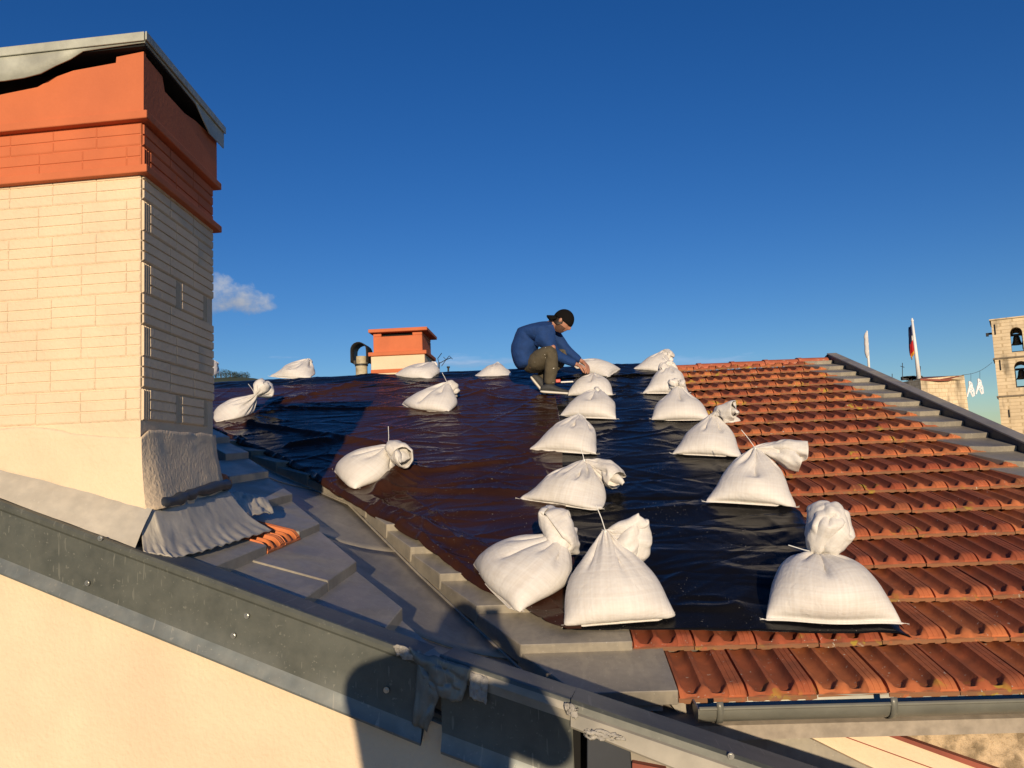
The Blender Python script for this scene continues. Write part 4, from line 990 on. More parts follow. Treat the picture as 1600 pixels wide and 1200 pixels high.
    for (px, py, sc), lab in zip(spots, labs):
        y = 462+rng.uniform(-6, 6); top = W(px, py, y); x = top[0]; gz = min(hill_z(x, y), top[2]-2.2)
        t3 = thing('tree', lab, 'tree', (x, y, gz), group='trees on the far hill')
        MB().tube([(x, y, gz-2), (x, y, top[2]-2)], [0.35, 0.2], 6).build('trunk', MT['bark'], t3)
        V = []; Fc = []; R = 2.5*sc; n = 0
        for q in range(620):
            d = np.array([rng.gauss(0, 1), rng.gauss(0, 1), rng.gauss(0, 1)]); d = _n(d)*(rng.random()**0.4); c = np.array([x, y, top[2]-R*0.95])+d*np.array([R*(1+0.25*math.sin(q)), R, R*0.95])
            a = np.array([rng.gauss(0, 1) for _ in range(3)])*0.22; e = np.array([rng.gauss(0, 1) for _ in range(3)])*0.22
            V += [c, c+a, c+e]; Fc.append((n, n+1, n+2)); n += 3
        mesh('crown', V, Fc, MT['leaf'], t3)
MT['flagblue'] = mat('flag_navy', (0.01, 0.014, 0.06), 0.8, var=0.05); MT['flagred'] = mat('flag_red', (0.42, 0.01, 0.015), 0.8, var=0.05)
MT['flaggold'] = mat('flag_gold', (0.55, 0.28, 0.03), 0.8, var=0.05); MT['flagwhite'] = mat('flag_pale', (0.6, 0.58, 0.56), 0.8, var=0.08)
MT['darkstone'] = mat('dark_stone', (0.2, 0.16, 0.11), 0.9, var=0.3, coord='World'); MT['figwhite'] = mat('figure_white', (0.85, 0.86, 0.88), 0.5, var=0.02)
build_far()

# ------------------------------------------------------------------ sacks: woven cloth relaxed under its sand filling
def sim_sack(seed=0, W=0.56, L=0.46, T=0.22, neck=(0.0,0.27,0.24), tdir=(0.1,0.1,1.0), vol=0.0185, Nu=64, Nv=46, steps=110, iters=12, tuft=1.0, pull=9.0, pmax=14, flat=0.55, tip=0.05, crk=1.0, topz=1.0):
    """A woven sack filled with sand, relaxed as cloth under its filling; seam along X at y=0, neck up the slope."""
    rs = np.random.RandomState(seed)
    P = 2*W; du = P/Nu
    ntie = int(round(Nv*L/(L+T))); dv = (L+T)/(Nv-1)
    neck = np.array(neck, float); td = np.array(tdir, float); td /= np.linalg.norm(td)
    X = np.zeros((Nv, Nu, 3)); th = np.arange(Nu)*2*math.pi/Nu
    ax = np.cross(td, [0.3,1,0.0]); ax /= np.linalg.norm(ax); bx = np.cross(td, ax)
    for j in range(Nv):
        if j <= ntie:
            t = j/ntie
            a = W/2*(1-0.12*t)*math.sqrt(max(1-t**3,0))+0.02
            b = 0.10*math.sin(math.pi*min(t*1.1,1))**0.6+0.004
            c = np.array([0,0.0,b+0.002])*(1-t**2)+neck*t**2 ; c[1] = neck[1]*(0.25*t+0.75*t*t) ; c[0] = neck[0]*t
            X[j,:,0] = c[0]+a*np.cos(th); X[j,:,1] = c[1]; X[j,:,2] = np.maximum(c[2]+b*np.sin(th), 0.001)
        else:
            s = (j-ntie)/(Nv-1-ntie)
            r = 0.018+0.105*(math.sin(math.pi*min(0.95*s,1))**0.7 if tip < 0.06 else min(1,s*1.3))
            c = neck+td*(j-ntie)*dv*0.80
            X[j] = c+r*(np.cos(th)[:,None]*ax*1.0+np.sin(th)[:,None]*bx*flat)
    X += rs.normal(0, 0.003, X.shape)
    lu = np.full((Nv,1,1), du); lu[ntie] = 0.016*2*math.pi/Nu*1.0
    for k,f in ((1,0.35),(2,0.7)):
        lu[ntie-k] = du*f if False else du
    V = np.zeros_like(X); dt = 1/60.
    half = Nu//2
    ii = np.arange(Nu); mir = (-ii) % Nu
    def proj(A, B, rest, k, comp=0.15):
        d = B-A; l = np.linalg.norm(d, axis=-1, keepdims=True)+1e-9
        c = (l-rest)/l; c = np.where(c > 0, c, c*comp)*0.5*k
        return d*c
    diag = math.hypot(du, dv)
    p0 = 6.0
    tt = (np.arange(Nv)[ntie+1:]-ntie)[:,None,None]/float(Nv-1-ntie)
    crump = np.zeros((Nv-ntie-1, Nu, 3))
    for _ in range(5):
        fq = rs.randint(1,5); ph = rs.uniform(0,6.28); fs = rs.uniform(2,7)
        crump += (np.sin(fq*th[None,:]+ph+fs*tt[...,0])[...,None])*rs.normal(0,0.5,3)*tt
    ev = np.arange(0,Nu,2); od = ev+1; od1 = (od+1) % Nu
    mass = 1.0
    for st in range(steps):
        if st > steps*0.75: V *= 0.9
        # filling
        Xn = np.roll(X,-1,1)
        d1 = Xn[1:]-X[:-1]; d2 = X[1:]-Xn[:-1]
        N = -0.5*np.cross(d2, d1)              # per quad area normal
        C = 0.25*(X[:-1]+X[1:]+Xn[:-1]+Xn[1:])
        body = slice(0, ntie)
        vol_now = abs((C[body]*N[body]).sum()/3)
        sgn = 1 if (C[body]*N[body]).sum() > 0 else -1
        p0 += 500*(vol-vol_now)
        p0 = min(max(p0, 0.5), pmax)
        pr = np.zeros(C.shape[:2]); pr[body] = np.maximum(p0-26*C[body][...,2], 0.15)
        pr[ntie:] = 5.0*tuft
        if st > steps*0.6: pr[ntie:] = 2.2*tuft
        F = np.zeros_like(X); q = (sgn*N*pr[...,None])*9000/4
        F[:-1] += q; F[1:] += q; F[:-1] += np.roll(q,1,1); F[1:] += np.roll(q,1,1)
        G = np.array([0,-0.27,-0.96])*9.8
        GG = np.zeros_like(X); GG[:ntie+1] = G*0.35; GG[ntie+1:] = G*0.12+td*pull*(1-tt)+crump*crk*(10 if st<steps*0.8 else 3)
        V += dt*(np.clip(F,-400,400)+GG)
        V *= 0.93
        Q = X+V*dt
        for it in range(iters):
            # around
            m = proj(Q[:,ev], Q[:,od], lu, 1.0); Q[:,ev] += m; Q[:,od] -= m
            m = proj(Q[:,od], Q[:,od1], lu, 1.0); Q[:,od] += m; Q[:,od1] -= m
            for s0 in (0,1):
                a = np.arange(s0, Nv-1, 2); b = a+1
                m = proj(Q[a], Q[b], dv, 1.0, 0.3); Q[a] += m; Q[b] -= m
            for s0 in (0,1):
                a = np.arange(s0, Nv-1, 2); b = a+1
                A = Q[a]; B = np.roll(Q[b],-1,1); m = proj(A,B,diag,0.35,0.1); Q[a] += m; Q[b] -= np.roll(m,1,1)
                A = Q[a]; B = np.roll(Q[b],1,1); m = proj(A,B,diag,0.35,0.1); Q[a] += m; Q[b] -= np.roll(m,-1,1)
            if it % 3 == 0:  # bending: two-apart
                A = Q[:-2]; B = Q[2:]; m = proj(A,B,2*dv,0.06,1.0); m[ntie-1] *= 0; Q[:-2] += m*0.5; Q[2:] -= m*0.5
                A = Q; B = np.roll(Q,-2,1); m = proj(A,B,2*du,0.10,1.0); m[ntie-1:ntie+2] *= 0; Q += m*0.5; Q -= np.roll(m,2,1)*0.5
            # sewn bottom
            for j in (0,1):
                avg = 0.5*(Q[j]+Q[j][mir]); Q[j] = avg
            Q[0,:,2] = np.minimum(Q[0,:,2], 0.012)
            # the mouth of the sack, gathered
            if tip > 0:
                c = Q[-1].mean(0); r = Q[-1]-c; l = np.linalg.norm(r,axis=1,keepdims=True); Q[-1] = c+r*np.minimum(1, tip/(l+1e-9))
            # tie
            c = Q[ntie].mean(0); Q[ntie] += (neck-c)*1.0
            r = Q[ntie]-neck; l = np.linalg.norm(r,axis=1,keepdims=True); Q[ntie] = neck+r*np.minimum(1, 0.017/(l+1e-9))
            Q[...,2] = np.maximum(Q[...,2], 0.0)
        V = (Q-X)/dt
        V = np.clip(V, -3, 3)
        on = Q[...,2] < 0.001
        V[on] *= 0.3
        X = Q
    return X, ntie, vol_now, p0
SACKS = [
 # seam left px, seam right px, neck (x along seam from middle, y up the slope, z) in sack units, tuft dir, L, T, vol, options, label
 dict(a=(1196, 971), b=(1413, 977), neck=(0.0, .25, .155), t=(0.0, .15, 1), L=.44, T=.33, vol=.019, pull=4.5, tip=.03, zip=((1272, 873), (1226, 861)), lab='nearest right sandbag with tall upright tuft, beside the bare tiles'),
 dict(a=(884, 981), b=(1046, 966), neck=(0.02, .26, .265), t=(1, -.15, .50), L=.50, T=.35, vol=.021, pull=3, tip=.03, zip=((968, 835), (953, 794)), lab='nearest middle sandbag with round puffed tuft and zip tie standing up'),
 dict(a=(731, 879), b=(824, 943), dy=-.055, neck=(0.11, .26, .18), t=(-.35, .3, .7), L=.50, T=.27, vol=.021, pull=4, tip=.1, lab='turned sandbag on the brown sheet, left of the nearest middle one'),
 dict(a=(1093, 787), b=(1233, 789), neck=(0.10, .27, .22), t=(1, -.05, .25), L=.50, T=.31, vol=.019, pull=13, tip=.12, zip=((1186, 697), (1164, 668)), lab='sandbag with tuft blown to the right over bare tiles, third up on the right'),
 dict(a=(794, 784), b=(926, 793), neck=(0.13, .26, .165), t=(1, -.15, .05), L=.47, T=.29, vol=.019, pull=10, tip=.12, zip=((888, 727), (882, 708)), lab='sandbag with tuft drooping right, just below the sandbag with no visible tuft'),
 dict(a=(825, 703), b=(931, 710), neck=(0.01, .30, .17), t=(.1, 1, -.1), L=.50, T=.12, vol=.020, pull=2, tip=.03, lab='trapezoid sandbag with only a tiny gathered neck, middle column'),
 dict(a=(1048, 710), b=(1156, 713), neck=(0.04, .27, .195), t=(.75, .1, .55), L=.48, T=.25, vol=.018, pull=8, tip=.1, lab='sandbag in the right column whose small tuft points up right over the tiles'),
 dict(a=(1020, 656), b=(1113, 657), neck=(-.05, .27, .20), t=(-.1, .3, 1), L=.49, T=.15, vol=.018, pull=3, tip=.05, lab='sandbag second below the ridge in the right column, beside tiles'),
 dict(a=(876, 650), b=(964, 656), neck=(-.05, .27, .155), t=(-.1, .5, .8), L=.47, T=.12, vol=.017, pull=2, tip=.04, lab='sandbag with pointed right corner, directly below the one being tied'),
 dict(a=(881, 619), b=(957, 617), neck=(0.06, .15, .15), t=(.3, -1, .1), L=.42, T=.20, vol=.017, pull=1.5, tip=.06, lab='sandbag the crouching man is tying, its tuft crumpled on the front'),
 dict(a=(958, 585), b=(974, 560), neck=(-.0, .33, .12), t=(0, 1, .1), L=.46, T=.12, vol=.016, pull=2, tip=.04, yaw=62, at=(961, 584), W=.40, lab='sandbag lying on its side on the ridge beyond the man\'s hands'),
 dict(a=(983, 579), b=(1037, 580), neck=(0.12, .25, .16), t=(.9, .1, .45), L=.44, T=.20, vol=.016, pull=3, tip=.06, lab='sandbag on the ridge at the right, tuft beside the first bare tiles'),
 dict(a=(999, 616), b=(1070, 614), neck=(0.10, .25, .20), t=(.15, -.4, .9), L=.46, T=.20, vol=.018, pull=2.5, tip=.06, zip=((1048, 575), (1038, 563)), lab='topmost sandbag of the right column just below the ridge'),
 dict(a=(737, 591), b=(799, 589), neck=(0.02, .32, .08), t=(.1, 1, -.2), L=.46, T=.10, vol=.013, pull=2, tip=.03, lab='flat sandbag on the ridge just left of the crouching man'),
 dict(a=(596, 593), b=(666, 592), neck=(0.22, .30, .11), t=(.6, .6, .2), L=.46, T=.10, vol=.014, pull=2, tip=.03, lab='flat sandbag on the ridge in front of the small chimney'),
 dict(a=(606, 635), b=(696, 644), neck=(0.12, .28, .18), t=(.25, .4, .8), L=.48, T=.18, vol=.018, pull=2.6, tip=.05, zip=((676, 604), (668, 588)), lab='sandbag on the brown sheet below the small chimney, round tuft'),
 dict(a=(503, 733), b=(573, 757), dy=-.05, neck=(0.19, .20, .18), t=(.9, -.1, .35), L=.47, T=.27, vol=.020, pull=8, tip=.07, W=.50, zip=((597, 712), (597, 681)), lab='lone sandbag low on the left edge of the brown sheet above the valley'),
 dict(a=(333, 663), b=(318, 640), neck=(0.05, .30, .17), t=(0, 1, .45), L=.50, T=.25, vol=.019, pull=6, tip=.07, yaw=-62, at=(336, 652), W=.50, zip=((389, 622), (378, 606)), lab='sandbag in the shadow of the near chimney, tuft to the right'),
 dict(a=(417, 589), b=(482, 592), neck=(0.0, .34, .15), t=(.1, 1, -.1), L=.48, T=.10, vol=.017, pull=2, tip=.03, lab='leftmost whole sandbag on the ridge, alone against the sky'),
 dict(a=(276, 590), b=(325, 591), neck=(0.0, .34, .13), t=(.1, 1, -.1), L=.48, T=.10, vol=.017, pull=2, tip=.03, W=.55, lab='sandbag on the ridge almost hidden behind the near chimney'),
]
HS = 0.062
def sack_frame(d):
    xa, sa = on_roof(*d['a'], HS); xb, sb = on_roof(*d['b'], HS)
    if 'at' in d:
        cx, cs = on_roof(*d['at'], HS); yaw = math.radians(d['yaw']); w = d['W']
        return cx, cs, yaw, w
    w = math.hypot(xb-xa, sb-sa)*1.03; yaw = math.atan2(sb-sa, xb-xa)
    return (xa+xb)/2, (sa+sb)/2, yaw, d.get('W', w)
FOOT = []
for _d in SACKS:
    cx, cs, yaw, w = sack_frame(_d); FOOT.append((cx-math.sin(yaw)*0.16, cs+math.cos(yaw)*0.16, w*0.5, 0.2, yaw))
# ------------------------------------------------------------------ plastic sheets
def near_sack(x, s):
    m = np.zeros_like(x)
    for cx, cs, a, b, yaw in FOOT:
        dx = x-cx; ds = s-cs; u = dx*math.cos(yaw)+ds*math.sin(yaw); v = -dx*math.sin(yaw)+ds*math.cos(yaw)
        m = np.maximum(m, np.exp(-((u/a)**4+(v/b)**4)*0.9))
    return m
def sheet_h(x, s, seed, amp=1.0):
    wx = x+0.25*(fbm(x*1.3, s*1.3, seed+40)-0.5); ws = s+0.30*(fbm(x*0.9+5, s*0.9, seed+41)-0.5)
    calm = np.clip((vn(wx*1.1+9, ws*1.4, seed+60)-0.25)*2.2, 0.12, 1)
    lr = ridged(wx*0.8, ws*2.0, seed)**9*0.016*calm
    lr += ridged(wx*1.5+ws*0.9, ws*2.8-wx*1.0, seed+1)**16*0.012*calm
    lr += ridged(wx*1.7-ws*1.4, ws*3.0+wx*1.5, seed+2)**16*0.012*calm
    lr += (vn(wx*1.2, ws*1.8, seed+3)-0.5)*0.012
    lr += ridged(wx*4.2, ws*10, seed+5)**6*0.002*calm
    # straight creases: where the film was folded, and drawn tight between sacks
    rs = np.random.RandomState(seed+100)
    for _ in range(int(60*(x.max()-x.min()))):
        x0 = rs.uniform(x.min(), x.max()); s0 = rs.uniform(s.min(), s.max()); an = rs.normal(0, 0.5) if rs.rand() < 0.6 else rs.uniform(-1.6, 1.6); L = rs.uniform(0.25, 1.1)
        A = rs.uniform(0.002, 0.0065)*(1 if rs.rand() < 0.7 else -0.7); w = rs.uniform(0.010, 0.022); ben = rs.normal(0, 0.10)
        dx = x-x0; ds = s-s0; u = dx*math.cos(an)+ds*math.sin(an); v = -dx*math.sin(an)+ds*math.cos(an)+ben*u*u
        m0 = (np.abs(u) < L) & (np.abs(v) < 0.1); lr[m0] += (A*np.exp(-np.abs(v/w)**1.3)*(1-(u/L)**2))[m0]
    # creases drawn from sack to sack and radiating from them
    for cx, cs, a, b, yaw in FOOT:
        dx = x-cx; ds = s-cs; r = np.hypot(dx, ds); th = np.arctan2(ds, dx)
        lr += 0.010*ridged(th*2.6+cx*3, np.full_like(th, cs), seed+7)**4*np.exp(-((r-0.38)/0.22)**2)
    m = near_sack(x, s)
    # sand-heavy sacks press the film down onto the ridge of the tiles; tile courses show faintly
    return (lr*amp*0.85)*(1-m)*1.0+0.0015*np.sin(s/EX*2*math.pi)*(1-m)
def make_sheet(name, label, m, lf, rf, s0f, s1, ns, nx, seed, base=0.052, amp=1.0, edge_drop=None, over=0.0, extra=None):
    V = np.zeros((ns, nx, 3)); u = np.linspace(0, 1, nx); 
    for j in range(ns):
        t = j/(ns-1); s = s1*t+0*u
        xl, xr = lf(t*s1), rf(t*s1)
        x = xl+(xr-xl)*u; s = s0f(x)+(s1-s0f(x))*t if callable(s0f) else s0f+(s1-s0f)*t+0*x
        xl = lf(s); xr = rf(s); x = xl+(xr-xl)*u
        V[j, :, 0] = x; V[j, :, 1] = s
    x = V[..., 0]; s = V[..., 1]
    h = base+sheet_h(x, s, seed, amp)
    h = np.minimum(h, base+0.045)
    rise = np.clip((s-5.3)/0.9, 0, 1)**2; h = h+rise*(0.022+0.004*(1.4-x))
    if extra is not None: h = h+extra(x, s)
    if edge_drop is not None: h = h-edge_drop(x, s, u[None, :])
    P = E0+np.stack([x, 0*x, 0*x], -1)+s[..., None]*UU+h[..., None]*NN
    # over the ridge the film turns down the other slope
    yr = E0[1]+SR*UU[1]; dy = P[..., 1]-yr
    P[..., 2] = np.where(dy > 0, P[..., 2]-dy*0.58-0.0, P[..., 2])
    o = mesh(name, P, grid_f(ns, nx), m, None, smooth=True)
    md = o.modifiers.new('film', 'SOLIDIFY'); md.thickness = 0.0015; md.offset = -1
    return tag(o, label, 'tarpaulin')
LPX = [(894, 990), (854, 977), (800, 946), (749, 919), (710, 895), (656, 856), (611, 817), (572, 793), (545, 778), (500, 755), (475, 737), (442, 720), (407, 704), (370, 690), (330, 671)]
LP = [on_roof(px, py, 0.05) for px, py in LPX]
LS = np.array([p[1] for p in LP]); LXs = np.array([p[0] for p in LP]); order = np.argsort(LS); LS = LS[order]; LXs = LXs[order]
def brown_left(s):
    s = np.asarray(s, float); x = np.interp(s, LS, LXs); far = LXs[-1]-(s-LS[-1])*1.5
    x = np.where(s > LS[-1], np.maximum(far, -5.2), x)
    return x+0.03*(fbm(s*2.1, 0*s, 77)-0.5)*2
def build_sheets():
    fr = lambda x: 0.440-0.076*x+0.008*np.sin(x*5)
    make_sheet('black_tarpaulin', 'black plastic sheet under the two columns of sandbags, beside the bare tiles', MT['black'], lambda s: 0.02+0*s, lambda s: 1.385+0.02*np.sin(s*1.3), fr, SR-0.05, 330, 90, 3, 0.050, 0.95,
               edge_drop=lambda x, s, u: 0.02*np.clip((u-0.965)/0.035, 0, 1))
    def fold(x, s):
        h = 0
        for (x0, s0, x1, s1, a, w) in FOLDS:
            d = np.array([x1-x0, s1-s0]); L = np.hypot(*d); d = d/L; t = ((x-x0)*d[0]+(s-s0)*d[1])/L; q = -(x-x0)*d[1]+(s-s0)*d[0]
            w2 = w*(0.4+1.0*np.clip(t, 0, 1)); h = h+a*np.exp(-(q/w2)**2)*np.clip(t*6, 0, 1)*np.clip((1.15-t)*4, 0, 1)
        return h
    def drop(x, s, u):
        xl = brown_left(s); d = x-xl; return 0.035*np.clip(1-d/0.05, 0, 1)**1.6*np.clip((s-0.62)*3, 0, 1)
    make_sheet('brown_tarpaulin', 'glossy dark brown plastic sheet covering the left of the roof down to the valley', MT['brown'], brown_left, lambda s: 0.085+0.012*np.sin(s*2.2)+0*s, lambda x: np.interp(x, [-0.6, 0.09], [0.50, 0.425]), SR-0.30, 400, 320, 11, 0.064, 1.2, edge_drop=drop, extra=fold)
    make_sheet('black_tarpaulin', 'narrow black plastic strip folded over the whole ridge line', MT['black'], lambda s: -5.2+0*s, lambda s: 1.40+0*s, lambda x: SR-0.55+0.03*np.sin(x*3)+0*x, SR+0.75, 46, 420, 23, 0.060, 0.8)
FOLDS = []
def px_fold(a, b, amp, w):
    x0, s0 = on_roof(*a, 0.06); x1, s1 = on_roof(*b, 0.06); FOLDS.append((x0, s0, x1, s1, amp, w))
px_fold((585, 775), (640, 735), 0.07, 0.10)
px_fold((600, 790), (760, 870), 0.030, 0.05)
px_fold((575, 770), (720, 900), 0.022, 0.05)
px_fold((590, 765), (820, 770), 0.020, 0.04)
px_fold((600, 750), (800, 720), 0.022, 0.03)
px_fold((360, 660), (620, 700), 0.035, 0.05)
px_fold((400, 640), (560, 600), 0.025, 0.05)
px_fold((420, 640), (640, 640), 0.022, 0.03)
px_fold((440, 700), (520, 690), 0.04, 0.06)
build_sheets()
def build_sacks():
    for q, d in enumerate(SACKS):
        cx, cs, yaw, w = sack_frame(d)
        sc = 1.0
        X, nt, v, p = sim_sack(seed=q+1, W=w, L=d['L'], T=d['T'], neck=d['neck'], tdir=d['t'], vol=d['vol']*(w/0.54), pull=d['pull'], tip=d['tip'], Nu=72 if q < 5 else 60, Nv=48, steps=115 if q < 5 else 95)
        X[..., 1] -= X[0, :, 1].mean()-d.get('dy', 0.0); X[..., 0] *= w/(X[0, :, 0].max()-X[0, :, 0].min())/1.03
        nv, nu, _ = X.shape; ca, sa = math.cos(yaw), math.sin(yaw)
        XX = X.copy(); XX[..., 0] = X[..., 0]*ca-X[..., 1]*sa+cx; XX[..., 1] = X[..., 0]*sa+X[..., 1]*ca+cs
        P = E0+np.stack([XX[..., 0], 0*XX[..., 0], 0*XX[..., 0]], -1)+XX[..., 1:2]*UU+(XX[..., 2:3]+HS)*NN
                # the loose cloth beyond the tie is stiff and finely crumpled
        TT = P[nt+1:]; e1 = np.roll(TT, -1, 1)-np.roll(TT, 1, 1); e2 = np.gradient(TT, axis=0); nrm = np.cross(e1, e2); nrm /= np.linalg.norm(nrm, axis=-1, keepdims=True)+1e-9
        ug = np.arange(nu)[None, :]/nu*2*math.pi; vg = np.arange(nv-nt-1)[:, None]*1.0; fa = np.clip(vg/4, 0, 1)
        cr_ = ridged(np.cos(ug)*5+vg*0.10+q, np.sin(ug)*5+vg*0.16, q)-0.5+0.8*(ridged(np.cos(ug)*9+vg*.4, np.sin(ug)*9-vg*.35+q, q+3)-0.5)
        P[nt+1:] = TT+nrm*(cr_*fa*0.0125)[..., None]
        # creases radiating from the neck, drawn-in cloth lower down
        BB = P[2:nt]; e1 = np.roll(BB, -1, 1)-np.roll(BB, 1, 1); e2 = np.gradient(BB, axis=0); nrm = np.cross(e1, e2); nrm /= np.linalg.norm(nrm, axis=-1, keepdims=True)+1e-9
        jj = np.arange(2, nt)[:, None]/nt; cr_ = (ridged(np.cos(ug)*6+jj*1.2+q, np.sin(ug)*6+jj*.8, q+9)**3-0.2)*np.clip((jj-0.45)/0.5, 0, 1)*np.clip((1-jj)*9, 0, 1)+0.25*(ridged(np.cos(ug)*3+jj*5+q, np.sin(ug)*3+jj*4, q+11)**4)
        P[2:nt] = BB+nrm*(cr_*0.009)[..., None]
        nk = P[nt].mean(0); base = RF(cx-math.sin(yaw)*.15, cs+math.cos(yaw)*.15, HS)
        t = thing('sandbag', d['lab'], 'sandbag', tuple(base), group='white woven sandbags weighing down the sheets')
        def surf(name, j0, j1):
            Fc = grid_f(j1-j0, nu, True); o = mesh(name, P[j0:j1].reshape(-1, 3), Fc, MT['sack'], t, smooth=True)
            uv = o.data.uv_layers.new(name='UVMap'); U = np.tile(np.arange(nu)/nu, (j1-j0, 1)); Vv = np.tile((np.arange(j0, j1)/nv)[:, None], (1, nu))
            co = np.stack([U, Vv], -1).reshape(-1, 2); li = np.zeros(len(o.data.loops), int); o.data.loops.foreach_get('vertex_index', li)
            uv.data.foreach_set('uv', co[li].astype(np.float32).ravel())
            m = o.modifiers.new('smooth', 'SUBSURF'); m.levels = 1; m.render_levels = 1
            return o
        surf('bag', 0, nt+1); tf = surf('tuft', nt, nv); md = tf.modifiers.new('t', 'SOLIDIFY'); md.thickness = 0.0015
        # sewn hem with loose threads at its corners
        b = MB(); row = 0.5*(P[0]+P[1]); half = nu//2; pts = [row[i] for i in range(0, half+1)]; b.tube([p+np.array([0, -0.002, 0.001*math.sin(i*2.1)]) for i, p in enumerate(pts)], 0.0026, 5)
        for e in (pts[0], pts[-1]):
            dr = _n(e-pts[half//2]); 
            for r in range(3): b.tube([e, e+dr*0.012+NN*0.006*rng.uniform(-.3, 1), e+dr*0.022+NN*0.012*rng.uniform(-.6, 1)+UU*rng.uniform(-.008, .008)], [0.0014, 0.001, 0.0006], 4)
        b.build('hem', MT['sack'], t)
        # tie round the neck; where the photograph shows it, with its long free end
        tdir = nk-P[nt-2].mean(0); b = MB(); td = _n(np.array(P[nt+2].mean(0)-P[nt-2].mean(0))); a1 = _n(np.cross(td, [0.2, 0.1, 1])); b1 = np.cross(td, a1)
        rg = [nk+0.0195*(math.cos(k*math.pi/7)*a1+math.sin(k*math.pi/7)*b1) for k in range(15)]; b.tube(rg, 0.0026, 5)
        if 'zip' in d:
            (x0, y0), (x1, y1) = d['zip']; dep = nk[1]; e0 = nk+np.array([0, -0.018, 0.008]); e1 = e0+(W(x1, y1, dep)-W(x0, y0, dep)); mid_ = (e0+e1)/2+np.array([0.003, 0, -0.004 if abs(x1-x0) > 30 else 0.0])
            b.box(tuple(e0), (0.009, 0.007, 0.009)); b.tube([e0, mid_, e1], 0.0024, 5)
        b.build('zip_tie', MT['zip'], t)
build_sacks()

# ------------------------------------------------------------------ people
def skin_eval(pts, edges, radii, name, level=2, root=0):
    me = bpy.data.meshes.new(name+'_skeleton'); me.from_pydata([tuple(p) for p in pts], edges, []); o = bpy.data.objects.new(name+'_skeleton', me); COL.objects.link(o)
    m = o.modifiers.new('s', 'SKIN'); m.use_smooth_shade = True
    for i, r in enumerate(radii):
        v = me.skin_vertices[0].data[i]; v.radius = r if hasattr(r, '__len__') else (r, r); v.use_root = (i == root)
    m = o.modifiers.new('u', 'SUBSURF'); m.levels = level; m.render_levels = level
    dg = bpy.context.evaluated_depsgraph_get(); ev = o.evaluated_get(dg); em = ev.to_mesh()
    V = np.array([tuple(v.co) for v in em.vertices]); Fc = [tuple(p.vertices) for p in em.polygons]; ev.to_mesh_clear()
    bpy.data.objects.remove(o); bpy.data.meshes.remove(me); return V, Fc
def capsules(pts, edges, radii, seg=14):
    parts = []
    rr = [r if not hasattr(r, '__len__') else (r[0]+r[1])/2 for r in radii]; el = [r if hasattr(r, '__len__') else None for r in radii]
    for (p, r, e) in zip(pts, rr, el):
        V = []; 
        for j in range(seg//2+1):
            a = math.pi*j/(seg//2)
            for i in range(seg):
                t = 2*math.pi*i/seg; V.append(np.array(p)+r*np.array([math.sin(a)*math.cos(t), math.sin(a)*math.sin(t), math.cos(a)]))
        parts.append((V, grid_f(seg//2+1, seg, True)))
    for a, b_ in edges:
        m = MB(); m.tube([pts[a], pts[b_]], [rr[a]*0.99, rr[b_]*0.99], seg); parts.append((m.V, m.F))
    return join(parts)
def join(parts):
    V = []; Fc = []; n = 0
    for v, f in parts: V.append(np.asarray(v)); Fc += [tuple(i+n for i in g) for g in f]; n += len(v)
    return np.concatenate(V), Fc
def remeshed(V, Fc, size):
    me = bpy.data.meshes.new('tmp'); me.from_pydata(V.tolist(), [], Fc); bm = bmesh.new(); bm.from_mesh(me); bmesh.ops.remove_doubles(bm, verts=bm.verts, dist=1e-5); bmesh.ops.recalc_face_normals(bm, faces=bm.faces); bm.to_mesh(me); bm.free(); o = bpy.data.objects.new('tmp', me); COL.objects.link(o)
    m = o.modifiers.new('r', 'REMESH'); m.mode = 'VOXEL'; m.voxel_size = size
    m = o.modifiers.new('s', 'SMOOTH'); m.iterations = 2; m.factor = 0.5
    dg = bpy.context.evaluated_depsgraph_get(); ev = o.evaluated_get(dg); em = ev.to_mesh()
    V = np.array([tuple(v.co) for v in em.vertices]); Fc = [tuple(p.vertices) for p in em.polygons]; ev.to_mesh_clear()
    bpy.data.objects.remove(o); bpy.data.meshes.remove(me)
    par = np.arange(len(V)); F4 = np.array([f if len(f) == 4 else (*f, f[0]) for f in Fc])
    for _ in range(400):
        m = par[F4].min(1); old = par.copy()
        for k in range(4): np.minimum.at(par, F4[:, k], m)
        par = par[par]
        if (old == par).all(): break
    ids, cnt = np.unique(par, return_counts=True); keep = par == ids[cnt.argmax()]; new = np.cumsum(keep)-1
    return V[keep], [tuple(int(new[i]) for i in f) for f in Fc if keep[f[0]]]
